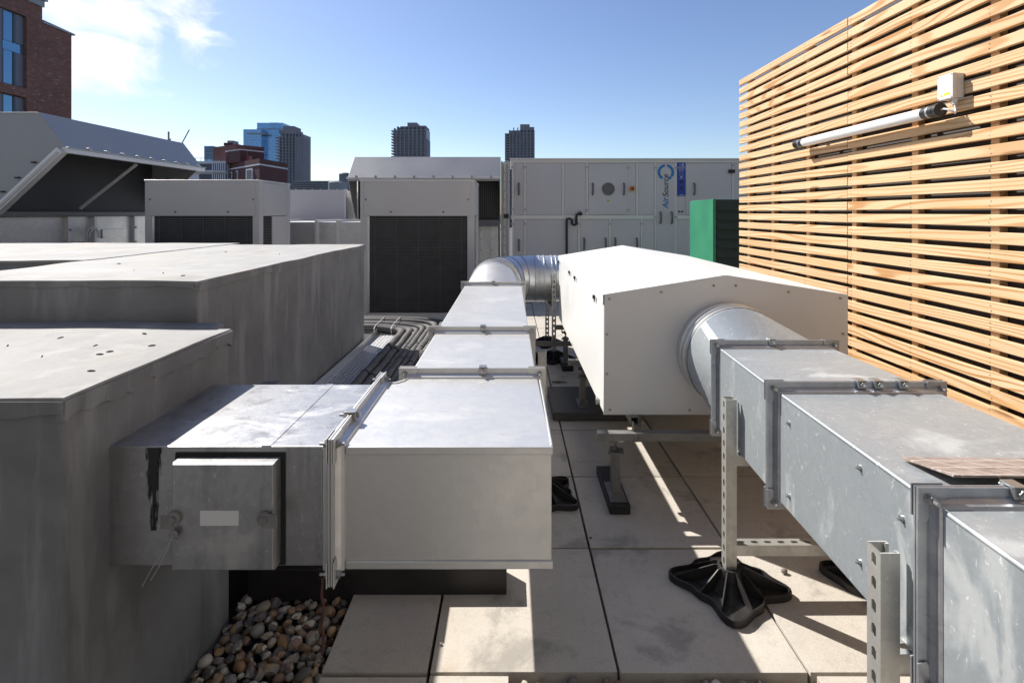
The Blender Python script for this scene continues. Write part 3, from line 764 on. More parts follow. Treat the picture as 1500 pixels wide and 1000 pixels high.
def frame(label, y, xa, xb, ztop, zbars, rots=(0.4, 1.2), s=1.0, feet=(True, True), group='strut stands under the ducts'):
    t = thing('strut_stand', label, 'stand', (xa, y, 0), group)
    for x, rt in ((xa, rots[0]), (xb, rots[1])):
        m = MB(); strut_mesh(m, (x-.0205, y-.0205, .03), (0,0,1), (0,1,0), (1,0,0), ztop-.03); m.build('post', M['strut'], t)
        foot_build(t, x, y, rt, s)
    for zb in zbars:
        m = MB(); strut_mesh(m, (xa+.0215, y-.0205+.003, zb+.0205), (1,0,0), (0,1,0), (0,0,-1), xb-xa-.043); m.build('crossbar', M['strut'], t)
    return t
frame('slotted strut stand on black star feet between the white box and the brown board', 1.97, .849, 1.46, .735, (.50, .155), (.9, 2.0), 1.05)
frame('slotted strut stand under the weathered duct, right by the brown board', 1.09, .80, 1.46, .735, (.50, .155), (.2, 1.0), 1.05)
frame('slotted strut stand on star feet carrying the bright duct next to the white box', 2.60, .165, -.44, .745, (), (2.4, 1.2))
ob = [o for o in C.objects if o.name.startswith('strut_stand')][-1]
m = MB(); strut_mesh(m, (-.42, 2.583, .5205), (1,0,0), (0,1,0), (0,0,-1), .565); m.build('crossbar', M['strut'], ob)
t5 = thing('strut_stand', 'slotted strut stand holding the round bend behind the far corner of the white box', 'stand', (.435, 5.0, 0), 'strut stands under the ducts')
m = MB(); strut_mesh(m, (.4145, 5.02, .03), (0,0,1), (1,0,0), (0,1,0), .82); m.build('post', M['strut'], t5)
foot_build(t5, .435, 5.04, .5)
m = MB(); strut_mesh(m, (.20, 4.975, .19), (1,0,0), (0,1,0), (0,0,-1), .42); m.build('crossbar', M['steel_d'], t5)
m = MB(); strut_mesh(m, (.20, 4.975, .03), (0,0,1), (1,0,0), (0,1,0), .12); m.build('post', M['strut'], t5)
foot_build(t5, .215, 4.99, 1.2, .8)
t6 = thing('strut_stand', 'short slotted strut post on a star foot under the round duct', 'stand', (.41, 5.62, 0), 'strut stands under the ducts')
m = MB(); strut_mesh(m, (.39, 5.60, .03), (0,0,1), (1,0,0), (0,1,0), .50); m.build('post', M['strut'], t6)
foot_build(t6, .41, 5.62, .5)
m = MB(); strut_mesh(m, (.41-.041/2, 5.12, .5305+.003), (0,1,0), (1,0,0), (0,0,-1), .53, hw=.006); m.build('saddle_bar', M['strut'], t6)

# ------------------------------------------------------------------ white fan unit
BX0, BX1, BY0, BY1, BZ0, BE, BR = .476, 1.724, 2.60, 4.97, .424, 1.034, 1.134
XM = (BX0+BX1)/2
fu = thing('fan_unit', 'white box shaped fan unit with low pitched lid between the two duct runs', 'fan unit', (XM, 3.785, BZ0))
MB().box(BX0+.004, BX1-.004, BY0+.004, BY1, BZ0, BE-.052).build('casing', M['white'], fu, .004)
# lid: four shallow panels with skirts
for (ya, yb) in ((BY0-.004, 3.688), (3.692, BY1+.004)):
    for sx in (-1, 1):
        e = BX0-.002 if sx < 0 else BX1+.002
        def sec(y):
            pts_ = [(XM+sx*.0015, BR), (e, BE), (e, BE-.050), (e-sx*.004, BE-.050), (e-sx*.004, BE-.004), (XM+sx*.0015, BR-.006)]
            return [Vector((x, y, z)) for x, z in pts_]
        MB().loft([sec(ya), sec(yb)]).build('lid_panel', M['white'], fu, .0012)
MB().add([(BX0+.01, BY0+.01, BE-.06), (BX1-.01, BY0+.01, BE-.06), (XM, BY0+.01, BR-.02), (BX0+.01, BY1-.01, BE-.06), (BX1-.01, BY1-.01, BE-.06), (XM, BY1-.01, BR-.02)],
         [(0,1,2),(3,5,4),(0,2,5,3),(1,4,5,2),(0,3,4,1)]).build('lid_core', M['dark'], fu)
fp = MB(); yy = BY0-.002
pent = [(BX0+.001, BZ0-.002), (BX1-.001, BZ0-.002), (BX1-.001, BE-.002), (XM, BR-.003), (BX0+.006, BE-.002)]
fp.loft([[Vector((x, y, z)) for x, z in pent] for y in (yy, yy-.004)])
fpo = fp.build('front_panel', M['white'], fu, .0012)
for cx, cy in ((383,243),(621,212),(861,182),(962,182),(1203,211),(1441,240),(372,405),(372,585),(386,750),(750,750),(1453,402)):
    p = at(770+cx/3.125, 360+cy/3.125, 2.594)
    MB().cyl((p.x, 2.5942, p.z), (p.x, 2.5905, p.z), .007, 12).cyl((p.x, 2.5905, p.z), (p.x, 2.5875, p.z), .0042, 6).build('screw', M['screw'], fpo)
for y in (4.885, 4.03, 3.694, 2.84):
    x = BX0-.0025
    MB().box(x-.008, x, y-.018, y+.012, .972, .992).cyl((x-.012, y, .982), (x, y, .982), .011, 10).box(x-.006, x, y-.006, y+.006, .955, .974).build('lid_latch', M['black'], fu, .001)
MB().box(BX0-.014, BX0+.006, 2.72, 2.75, .428, .456).cyl((BX0-.014, 2.735, .434), (BX0-.005, 2.735, .434), .013, 10).build('bottom_latch', M['screw'], fu, .001)

# stand of the fan unit: rails and jacking feet
us = thing('unit_stand', 'grey steel base rails with screw jack feet under the white fan unit', 'stand', (XM, 3.7, 0))
for x in (.63, 1.57):
    m = MB(); t_ = .003; a, b = x-.02, x+.02
    for (x0, x1, z0, z1) in ((a, b, BZ0-.002-.04, BZ0-.002-.04+t_), (a, b, BZ0-.002-t_, BZ0-.002), (a, a+t_, BZ0-.042+t_, BZ0-.002-t_), (b-t_, b, BZ0-.042+t_, BZ0-.002-t_)):
        m.box(x0, x1, 2.565, 4.95, z0, z1)
    m.build('base_rail', M['steel_d'], us)
    m = MB().box(x-.028, x-.0205, 2.492, 2.512, .345, .425).box(x+.0205, x+.028, 2.492, 2.512, .345, .425).box(x-.026, x+.026, 2.46, 2.466, .343, .385)
    m.cyl((x, 2.452, .362), (x, 2.466, .362), .011, 6)
    m.build('rail_bracket', M['steel_d'], us, .001)
PADS = []
for i, y in enumerate((2.49, 3.72, 4.85)):
    box('cross_rail', M['steel_d'], us, .425, 1.66, y-.022, y+.022, .342, .380, .002)
    for x in (.53, 1.58):
        yj = y+.07 if i == 0 else y
        base = .04 if not (i == 1 and x < 1) else .055
        m = MB()
        m.box(x-.037, x+.037, yj-.035, yj+.035, .310, .315).box(x-.037, x-.032, yj-.03, yj+.03, .315, .3418).box(x+.032, x+.037, yj-.03, yj+.03, .315, .3418)
        m.cyl((x, yj, .26), (x, yj, .3095), .007, 10).cyl((x, yj, .296), (x, yj, .309), .014, 6).cyl((x, yj, .262), (x, yj, .274), .014, 6)
        m.cyl((x, yj, .3155), (x, yj, .328), .013, 6)
        m.build('screw_jack', M['steel_d'], us)
        m = MB().prism([(x-.045, yj-.04), (x+.035, yj-.045), (x+.045, yj+.02), (x-.02, yj+.05)], .253, .260)
        m.box(x-.022, x+.022, yj-.022, yj+.022, base+.012, .253)
        m.build('jack_post', M['steel_d'], us, .002)
        m = MB().box(x-.04, x+.04, yj-.09, yj+.09, base+.006, base+.012); m.cyl((x-.025, yj-.06, base+.012), (x-.025, yj-.06, base+.022), .009, 6)
        m.cyl((x+.025, yj-.06, base+.012), (x+.025, yj-.06, base+.022), .009, 6)
        m.build('base_plate', M['steel_d'], us, .001)
        w = .05; d0, d1 = (.115, .27) if i == 0 else (.19, .19)
        if i == 1 and x < 1: continue
        box('rubber_pad', M['rubber'], us, x-w, x+w, yj-d0, yj+d1, .001, base+.0055, .003)
o = MB().box(.30, .90, 3.55, 4.08, .002, .0605).build('shaded_slab', M['mat'], None, .004)  # loose slab darkened in colour for the shade it lies in
tag(o, 'thick loose slab coloured dark grey for shade, under a jack foot of the white fan unit', 'mat')

# ------------------------------------------------------------------ timber screen
SX = 2.15; NS = 28; PT = .0780; SH = .0525; ZT = 1.45+.577*SX
scr = thing('timber_screen', 'tall slatted pine screen with horizontal boards carrying a tube light', 'screen', (SX, 3.0, .5))
proto_s = {}
for k in range(NS):
    zt = ZT-k*PT
    for (ya, yb) in ((3.2395, 4.772), (.6, 3.2365)):
        key = ya
        if key not in proto_s:
            ln = yb-ya
            o = MB().box(-.010, .010, -ln/2, ln/2, -SH/2, SH/2).build('slat', M['timber'], scr, .0022, seg=1); proto_s[key] = o
            ORG[o] = Vector()
            o.data.transform(Matrix.Translation(ORG[scr]))
        else: o = dup(proto_s[key], scr)
        o.location = Vector((SX+.010+random.uniform(-.0015, .0015), (ya+yb)/2+random.uniform(-.0015, .0015)+(random.uniform(-.003, .003) if ya > 3 else 0), zt-SH/2+random.uniform(-.0012, .0012)))-ORG[scr]
        o.rotation_euler = (random.uniform(-.0007, .0007), 0, 0)
BY = (4.63, 4.205, 3.708, 3.21, 2.729, 2.278, 1.80, 1.33, .85)
for y in BY:
    box('batten', M['timber'], scr, SX+.0222, SX+.062, y-.021, y+.021, ZT-NS*PT+.0, ZT-.012, .002, seg=1)
box('backing', M['screen_back'], scr, SX+.066, SX+.09, .6, 4.70, .42, ZT-.03)
nl = MB(); rn = random.Random(2)
for k in range(NS):
    for y in BY[:6]:
        z = ZT-k*PT-SH/2
        for dz in (-.011, .011):
            q = rn.uniform(-.006, .006); nl.cyl((SX-.0022, y+q, z+dz+q*.4), (SX+.004, y+q, z+dz+q*.4), .0019, 6)
nl.build('nail_heads', M['steel_d'], scr, kind='stuff')
for y in (1.0, 2.7, 4.4):
    box('post', M['timber'], scr, SX+.095, SX+.165, y-.035, y+.035, 0.0, ZT-.05, .003)

# tube light and junction box
tx, tz = SX-.075, 1.947
tl = thing('tube_light', 'white tubular light fitting with black end caps on the timber screen', 'light', (tx, 3.05, tz))
MB().cyl((tx, 2.50, tz), (tx, 3.63, tz), .0285, 24).build('diffuser', M['white'], tl, smooth=True, ang=50)
for y0, sg in ((2.50, -1), (3.63, 1)):
    m = MB()
    m.cyl((tx, y0-sg*.045, tz), (tx, y0-sg*.012, tz), .031, 20); m.cyl((tx, y0, tz), (tx, y0+sg*.028, tz), .032, 20); m.cyl((tx, y0+sg*.03, tz), (tx, y0+sg*.052, tz), .034, 12)
    m.build('end_cap', M['black'], tl, .002, smooth=True, ang=40)
    m = MB().cyl((tx, y0+sg*.028, tz), (tx, y0+sg*.030, tz), .026, 16).cyl((tx, y0-sg*.012, tz), (tx, y0, tz), .0305, 18)
    m.build('cap_ring', M['screw'], tl)
for y in (2.68, 3.46):
    MB().box(tx+.022, SX-.0005, y-.012, y+.012, tz-.012, tz+.012).build('bracket', M['screw'], tl, .001)
jb = thing('junction_box', 'small grey junction box with a yellow warning sticker on the timber screen', 'junction box', (SX-.03, 2.45, 1.995))
box('back_box', M['pvc'], jb, SX-.036, SX-.0022, 2.405, 2.490, 1.997, 2.113, .003)
box('cover', M['pvc'], jb, SX-.057, SX-.0365, 2.4035, 2.4915, 1.9955, 2.1145, .003)
box('sticker', M['yellow'], jb, SX-.0580, SX-.0571, 2.420, 2.452, 2.014, 2.026)
MB().prism([(SX-.0580, 2.463), (SX-.0571, 2.463), (SX-.0571, 2.474), (SX-.0580, 2.474)], 2.012, 2.021).build('sticker', M['yellow'], jb)
m = MB()
for y, z in ((2.41, 2.002), (2.485, 2.002), (2.41, 2.108), (2.485, 2.108)): m.cyl((SX-.0582, y, z), (SX-.056, y, z), .003, 8)
m.build('cover_screws', M['handle'], jb)
MB().cyl((SX-.03, 2.425, 1.976), (SX-.03, 2.425, 1.996), .012, 10).cyl((SX-.03, 2.425, 1.968), (SX-.03, 2.425, 1.976), .009, 10).build('cable_gland', M['pvc'], jb)
cb = [(SX-.03, 2.425, 1.970), (SX-.032, 2.418, 1.945), (SX-.045, 2.405, 1.922), (SX-.06, 2.395, 1.925), (tx, 2.41, 1.94), (tx, 2.432, tz), (tx, 2.448, tz)]
def smooth_path(P, n=6):
    P = [Vector(p) for p in P]; o = []
    for i in range(len(P)-1):
        p0 = P[max(i-1, 0)]; p1 = P[i]; p2 = P[i+1]; p3 = P[min(i+2, len(P)-1)]
        for k in range(n):
            t = k/n; o.append(.5*((2*p1)+(p2-p0)*t+(2*p0-5*p1+4*p2-p3)*t*t+(3*p1-p0-3*p2+p3)*t**3))
    return o+[P[-1]]
MB().tube(smooth_path(cb), .0045, 10).build('cable', M['pvc'], jb, smooth=True, ang=60)

# ------------------------------------------------------------------ cable tray with insulated pipes
TZ = .365
tr = thing('cable_tray', 'perforated galvanised cable tray carrying insulated pipes beside the tall plinth', 'cable tray', (-.87, 3.2, TZ))
box('tray_base', M['tray'], tr, -1.185, -.565, 1.99, 5.1, TZ, TZ+.002)
for x in (-1.187, -.565): box('side_rail', M['galv_p'], tr, x, x+.002, 1.99, 5.1, TZ-.004, TZ+.05)
box('tray_base', M['tray'], tr, -2.6, -1.19, 4.36, 5.1, TZ+.004, TZ+.006)
box('side_rail', M['galv_p'], tr, -2.6, -1.19, 4.357, 4.36, TZ-.002, TZ+.05)
for y in (2.3, 3.4, 4.5):
    for x in (-1.15, -.62): box('leg', M['strut'], tr, x-.02, x+.02, y-.02, y+.02, .0, TZ-.025)
    box('bearer', M['strut'], tr, -1.2, -.55, y-.021, y+.021, TZ-.0245, TZ-.0005)
specs = [(-.945, .030), (-.884, .026), (-.833, .020), (-.790, .024), (-.742, .022), (-.690, .029), (-.630, .032)]
for i, (x, r) in enumerate(specs):
    rn = random.Random(20+i); path = []
    ye = 4.56+.055*i
    for k in range(16):
        y = 2.02+(ye-.16-2.02)*k/15
        path.append((x+rn.uniform(-.004, .004), y, TZ+.003+r+rn.uniform(0, .004)))
    bend = [(x-.02, ye-.05, TZ+.004+r), (x-.09, ye, TZ+.004+r), (x-.25, ye+.01, TZ+.02+r), (-1.35, ye+.015, TZ+.03+r), (-2.3, ye+.02, TZ+.02+r)]
    P = smooth_path(path+bend, 3)
    m = MB().tube(P, r, 12)
    o = thing('insulated_pipe', 'dark foam insulated refrigerant pipe lying along the cable tray', 'pipe', (x, 3.2, TZ), 'insulated pipes on the cable tray')
    m.build('insulation', M['pipe'], o, smooth=True, ang=60)
    for y in [2.15+.37*q+rn.uniform(-.12, .12) for q in range(6)]:
        MB().tube([(x, y-.0045, TZ+.005+r), (x, y+.0045, TZ+.005+r)], r*1.045+.002, 12).build('joint_tape', M['black'], o, smooth=True, ang=60)
for k, xx in enumerate((-1.05, -1.2)):
    m = MB()
    m.tube(smooth_path([(xx, 4.52, TZ+.01), (xx, 4.5, TZ+.07), (xx, 4.7, TZ+.088), (xx, 4.92, TZ+.085), (xx, 4.97, TZ+.02)]), .003, 6)
    o = m.build('cable_tie', M['pvc'], None, smooth=True); tag(o, 'pale cable tie strapped over the insulated pipes at their bend', 'cable tie', 'cable ties over the pipe bend')

# ------------------------------------------------------------------ condensers
def condenser(label, x0, x1, yn, depth, zb, zt):
    t = thing('condenser_unit', label, 'condenser', ((x0+x1)/2, yn, 0), 'condenser units')
    yf = yn+depth; zp = zt-.395
    box('core', M['dark'], t, x0+.03, x1-.03, yn+.05, yf-.03, zb+.05, zt-.05)
    cw = .075
    for x in (x0, x1-cw):
        box('corner_post', M['cond'], t, x, x+cw, yn, yn+.09, zb, zt-.012, .004)
        box('corner_post', M['cond'], t, x, x+cw, yf-.09, yf, zb, zt-.012, .004)
    fpn = box('fan_panel', M['cond'], t, x0+cw-.03, x1-cw+.03, yn-.008, yn+.02, zp, zt-.014, .004)
    for px_ in (.27, .73):
        xx = x0+(x1-x0)*px_
        MB().cyl((xx, yn-.0115, zp+.045), (xx, yn-.008, zp+.045), .012, 12).build('screw', M['handle'], fpn)
    for xx in (x0+cw-.012, x1-cw+.012):
        MB().cyl((xx, yn-.0115, zp+.18), (xx, yn-.008, zp+.18), .010, 12).build('screw', M['handle'], fpn)
    MB().box(x0+.01, x1-.01, yn+.005, yf-.005, zt-.02, zt-.006).box(x0-.004, x1+.004, yn-.01, yn+.022, zt-.014, zt).box(x0-.004, x1+.004, yf-.02, yf+.004, zt-.014, zt).box(x0-.004, x0+.02, yn+.022, yf-.02, zt-.014, zt).box(x1-.02, x1+.004, yn+.022, yf-.02, zt-.014, zt).build('top_frame', M['ahu_f'], t, .003)
    # coil and its wire grille
    co = box('coil', M['coil'], t, x0+.10, x1-cw-.005, yn+.012, yn+.045, zb+.06, zp-.002)
    m = MB(); z = zb+.08
    while z < zp-.01: m.box(x0+.102, x1-cw-.007, yn+.004, yn+.0118, z, z+.006); z += .0245
    for k in range(5):
        xx = x0+.16+(x1-x0-.3)*k/4; m.box(xx, xx+.005, yn+.001, yn+.0039, zb+.06, zp-.004)
    m.build('grille', M['grille'], co)
    box('edge_strip', M['galv_p'], t, x0+cw-.002, x0+.10, yn+.006, yn+.03, zb+.06, zp-.002)
    # right hand side: service panel and narrow coil window
    for (ya, yb, za, zb_) in ((yn+.093, yf-.093, zp, zt-.022), (yn+.31, yf-.093, zb+.05, zp-.006)):
        box('side_panel', M['cond'], t, x1-.028, x1-.002, ya, yb, za, zb_, .003)
    sc_ = box('side_coil', M['coil'], t, x1-.03, x1-.012, yn+.095, yn+.30, zb+.05, zp-.006)
    m = MB(); z = zb+.07
    while z < zp-.02: m.box(x1-.0118, x1-.006, yn+.096, yn+.299, z, z+.005); z += .03
    m.build('grille', M['grille'], sc_)
    box('side_panel', M['cond'], t, x0+.002, x0+.028, yn+.093, yf-.093, zb+.05, zt-.022, .003)
    for x in (x0+.02, x1-.14):
        for y in (yn+.03, yf-.13): box('foot_block', M['rubber'], t, x, x+.12, y, y+.10, .001, zb-.001, .004)
    box('base_tray', M['cond'], t, x0+.005, x1-.005, yn+.01, yf-.01, zb, zb+.055, .004)
condenser('grey condenser unit with tall dark louvred coil at the end of the bright duct', -1.64, -.392, 5.57, .77, .30, 1.812)
condenser('grey condenser unit standing between the tall plinth and the big intake hood', -3.985, -2.734, 5.55, .78, .30, 1.812)

# ------------------------------------------------------------------ main air handling unit
AY = 9.0
def X(px): return ax(px, AY)
def Z(py): return az(py, AY)
ah = thing('air_handling_unit', 'long grey air handling unit with lettered door and blue pictogram label', 'air handling unit', (2.0, AY, .12))
x0, x1 = X(749), 4.6
MB().box(x0+.02, x1-.02, AY+.02, AY+1.9, .12, Z(234.5)).build('casing', M['ahu'], ah)
box('roof_cap', M['ahu_f'], ah, x0-.02, x1, AY-.03, AY+1.95, Z(234.4), Z(232), .004)
box('plinth_base', M['ahu_f'], ah, x0, x1, AY-.003, AY+1.9, .0, .14)
fw = .028
H = [(Z(236.5), .026), (Z(318.2), .035), (.20, .06)]
ups = [751.5, 769, 824.8, 860, 933, 960, 990, 1073.5, 1110]
lws = [751.5, 769, 848, 893.7, 939.7, 960, 990, 1040, 1100]
zm = Z(318.2)
for p in ups: box('frame_upright', M['ahu_f'], ah, X(p)-fw*.6, X(p)+fw*.6, AY-.006, AY+.019, zm+.0352, Z(238.7), .003)
for p in lws: box('frame_upright', M['ahu_f'], ah, X(p)-fw*.6, X(p)+fw*.6, AY-.006, AY+.019, .262, zm-.0352, .003)
for z, h in H: box('frame_rail', M['ahu_f'], ah, x0-.005, x1, AY-.0075, AY+.0192, z-h, z+h, .003)
def panels(lst, z0, z1):
    for a, b in zip(lst[:-1], lst[1:]):
        box('panel', M['ahu'], ah, X(a)+fw*.6+.004, X(b)-fw*.6-.004, AY+.002, AY+.0195, z0, z1, .003)
panels(ups, zm+.04, Z(239)); panels(lws, .266, zm-.04)
box('door_leaf', M['ahu'], ah, X(861.8), X(919.3), AY-.009, AY+.0015, zm+.05, Z(240), .004)
box('door_leaf', M['ahu'], ah, X(1004.5), X(1071.5), AY-.009, AY+.0015, zm+.05, Z(240), .004)
box('lettered_panel', M['ahu'], ah, X(961.5), X(988.6), AY-.010, AY+.0012, .27, Z(239.5), .004)
for p, q in ((760, 277), (868, 277), (913.5, 277), (1016.2, 277), (760, 359), (855.6, 357), (887, 357), (901, 357), (932.5, 357), (967, 319), (983.5, 319)):
    xx, zz_ = X(p), Z(q); h = .098; yb = AY-.0105 if p not in (760, 855.6, 887, 901, 932.5) else AY+.0015
    pth = smooth_path([(xx, yb+.002, zz_-h), (xx, yb-.035, zz_-h*.82), (xx, yb-.045, zz_), (xx, yb-.035, zz_+h*.82), (xx, yb+.002, zz_+h)], 4)
    MB().tube(pth, .016, 8).build('door_handle', M['handle'], ah, smooth=True, ang=60)
for p, q in ((751, 245), (751, 307), (751, 328), (769, 245), (769, 307), (769, 328), (860, 245), (860, 308), (920, 246), (920, 308), (848, 328), (893.7, 328), (939.7, 328), (960, 246), (990, 246), (960, 318), (990, 318), (1073.5, 242)):
    MB().box(X(p)-.03, X(p)+.03, AY-.016, AY-.008, Z(q)-.012, Z(q)+.012).cyl((X(p), AY-.014, Z(q)-.02), (X(p), AY-.014, Z(q)+.02), .012, 8).build('hinge', M['cond'], ah, .002)
# porthole, sticker, isolator, switch block
pc_ = (X(890.8), Z(277))
ph = MB(); ph.loft([[Vector((pc_[0]+math.cos(2*math.pi*i/32)*r, y, pc_[1]+math.sin(2*math.pi*i/32)*r)) for i in range(32)] for r, y in ((.112, AY-.009), (.112, AY-.024), (.088, AY-.026), (.086, AY-.012))], cap=False)
pho = ph.build('porthole', M['handle'], ah, smooth=True, ang=40)
MB().cyl((pc_[0], AY-.0095, pc_[1]), (pc_[0], AY-.014, pc_[1]), .088, 28).build('porthole_glass', m_glass('porthole_glass', (.10, .10, .105), .12), pho)
sx, sz = X(890.6), Z(293.7)
MB().loft([[Vector((sx-.03, y, sz-.024)), Vector((sx+.03, y, sz-.024)), Vector((sx, y, sz+.03))] for y in (AY-.0095, AY-.0115)]).build('warning_sticker', M['yellow'], ah)
MB().loft([[Vector((sx-.008, y, sz-.014)), Vector((sx+.006, y, sz-.014)), Vector((sx, y, sz+.014))] for y in (AY-.0118, AY-.0128)]).build('warning_sticker', M['black'], ah)
io = MB().box(X(922.6), X(928.6), AY-.05, AY+.0015, Z(279.8), Z(273.4)).build('isolator', M['orange'], ah, .004)
MB().cyl((X(925.6), AY-.05, Z(276.6)), (X(925.6), AY-.075, Z(276.6)), .024, 16).build('isolator_knob', M['red'], io)
MB().box(X(1066.5), X(1074.8), AY-.06, AY-.0085, Z(253.8), Z(248.8)).build('switch_block', M['black'], ah, .004)
# condensate trap
tp = [(849.3, 313.2), (844, 314.5), (843.6, 320), (843.6, 328.5), (840.5, 329.6), (837.2, 328), (837, 321.5), (833.5, 320.2), (829.8, 320.8), (829.6, 330), (829.6, 352), (829.6, 385)]
MB().tube([(X(a), AY-.06, Z(b)) for a, b in tp], .021, 10).build('condensate_pipe', M['black'], ah, smooth=True, ang=60)
MB().cyl((X(849.3), AY-.075, Z(313.2)), (X(849.3), AY+.0015, Z(313.2)), .036, 16).build('condensate_pipe', M['black'], ah, smooth=True, ang=40)
# blue pictogram label
lb = box('pictogram_label', M['blue'], ah, X(992), X(1003.6), AY-.0135, AY-.0015, Z(287), Z(238.2))
m = MB(); yl = AY-.0150
for (a, b, c, d) in ((994.5, 241.2, 1000.5, 242), (999, 239.6, 1001, 243.6), (992.8, 244, 1002.8, 244.5), (993.2, 245.4, 1002.5, 245.8), (993.0, 246.6, 1002.8, 247.2), (994.9, 249.8, 996.2, 251.6), (998.8, 249.8, 1000.1, 251.6), (993.5, 248.6, 1001.8, 248.9), (993.5, 254.2, 1001.8, 254.5), (993.5, 257, 1001.8, 257.3), (993.5, 262, 1001.8, 262.3), (996.5, 258.6, 999, 260.6), (995, 285.2, 1001.5, 285.9)):
    m.box(X(a), X(b if False else c), yl, yl+.0012, Z(d), Z(b))
m.build('pictogram', M['paper'], lb)
m = MB()
for q in (266.5, 276): m.cyl((X(997.6), yl, Z(q)), (X(997.6), yl+.0012, Z(q)), .027, 16)
m.build('pictogram', M['navy'], lb)
for p in (994.7, 999.2): MB().cyl((X(p), AY-.012, Z(310)), (X(p), AY+.0015, Z(310)), .016, 14).build('pressure_port', M['black'], ah)
# ring logo and lettering
lc = (X(975.1), Z(252.6)); yl = AY-.0118
def arc_arrow(a0, a1, r0=.098, r1=.146):
    m = MB(); n = 18; ins = []; outs = []
    for i in range(n+1):
        a = R(a0+(a1-a0)*i/n); ins.append((math.cos(a)*r0, math.sin(a)*r0)); outs.append((math.cos(a)*r1, math.sin(a)*r1))
    am = R(a1+(16 if a1 > a0 else -16)); tip = (math.cos(am)*(r0+r1)/2, math.sin(am)*(r0+r1)/2)
    poly = outs+[tip]+ins[::-1]
    m.loft([[Vector((lc[0]+x, y, lc[1]+z)) for x, z in poly] for y in (yl, yl+.0012)])
    m.build('ring_logo', M['logo'], ah)
arc_arrow(80, -30); arc_arrow(98, 200); arc_arrow(206, 232); arc_arrow(-44, -60)
def letters(txt, mat, zoff, size, bold):
    cu = bpy.data.curves.new('t', 'FONT'); cu.body = txt; cu.size = size; cu.shear = .2; cu.extrude = .0006; cu.offset = bold; cu.space_character = .98
    tmp = bpy.data.objects.new('t', cu); C.objects.link(tmp)
    bpy.context.view_layer.update()
    me = bpy.data.meshes.new_from_object(tmp.evaluated_get(bpy.context.evaluated_depsgraph_get()))
    w = max(v.co.x for v in me.vertices); bpy.data.objects.remove(tmp)
    rot = Matrix(((0, -1, 0), (0, 0, -1), (1, 0, 0)))      # text runs upward, faces -Y
    m = MB(); b0 = Vector((X(978.6), yl-.0012, zoff))
    m.v = [b0+rot @ v.co for v in me.vertices]; m.f = [tuple(p.vertices) for p in me.polygons]
    m.build('lettering', mat, ah); return w
w_ = letters('Air', M['logo'], Z(305.6), .150, .0028)
letters('Source', M['navy'], Z(305.6)+w_-.004, .146, .0008)

# ------------------------------------------------------------------ intake section with hood behind the condenser
ih = thing('intake_section', 'grey intake hood on galvanised panels behind the condenser at the duct end', 'intake hood', (-1.4, 9.0, 0))
hx0, hx1 = -2.72, -.165
box('body', M['galv_p'], ih, hx0+.02, hx1-.04, 9.02, 10.8, .1, 2.40)
def hood_prof(x): return [Vector((x, y, z)) for y, z in ((9.02, 2.43), (8.9, 2.43), (8.53, 2.045), (8.53, 1.985), (8.55, 1.985), (8.56, 2.03), (8.93, 2.40), (9.02, 2.40))]
MB().loft([hood_prof(hx0), hood_prof(hx1)]).build('hood_top', M['hood'], ih, .003)
box('rain_lip', M['ahu_f'], ih, hx0-.02, hx1, 8.505, 8.528, 2.02, 2.05, .003)
for i in range(8):
    xx = hx0+.15+(hx1-hx0-.3)*i/7; box('lip_clip', M['screw'], ih, xx-.015, xx+.015, 8.49, 8.535, 2.03, 2.075, .002)
for x in (hx0, hx1-.012):
    pl = [(8.53, 1.985), (8.9, 2.42), (9.02, 2.42), (9.02, 1.25)]
    MB().loft([[Vector((x, y, z)) for y, z in pl], [Vector((x+.012, y, z)) for y, z in pl]]).build('hood_cheek', M['hood'], ih)
box('mesh_screen', M['coil'], ih, hx0+.05, hx1-.03, 8.98, 9.018, 1.28, 2.02)
m = MB()
for i in range(70):
    xx = hx0+.08+(hx1-hx0-.14)*i/69; m.box(xx-.004, xx+.004, 8.965, 8.9795, 1.35, 2.0)
m.build('mesh_bars', M['grille'], ih)
box('sill_box', M['handle'], ih, hx0+.03, hx1-.02, 8.88, 9.019, 1.22, 1.33, .004)
for i in range(14):
    xx = hx0+.1+.19*i
    if xx > hx1-.05: break
    m = MB().box(xx, xx+.05, 8.955, 9.0185, .15, 1.215)
    m.build('panel_flange', M['ahu_f'], ih, .003)
    m = MB()
    for z in (.4, .6, .8, 1.0, 1.15): m.cyl((xx+.025, 8.945, z), (xx+.025, 8.9548, z), .012, 8)
    m.build('flange_bolts', M['screw'], ih)
# link piece with bolted flanges between intake and main unit
lk = thing('duct_connector', 'ribbed bolted connector piece joining the intake hood to the long air handling unit', 'connector', (-.08, 9.0, 0))
box('sleeve', M['galv_p'], lk, -.16, -.01, 9.06, 10.6, .1, 2.36)
for i, xx in enumerate((-.155, -.108, -.062, -.03)):
    box('flange_strip', M['ahu_f'] if i % 2 else M['cond'], lk, xx, xx+.022, 8.985+.01*i, 9.0595, .1, 2.37-.01*i, .003)
m = MB()
for z in [.4+.16*k for k in range(12)]: m.cyl((-.1, 8.972, z), (-.1, 8.994, z), .014, 8)
m.build('flange_bolts', M['screw'], lk)
box('cable_block', M['black'], lk, -.11, -.02, 8.94, 8.984, 1.36, 1.43, .004)

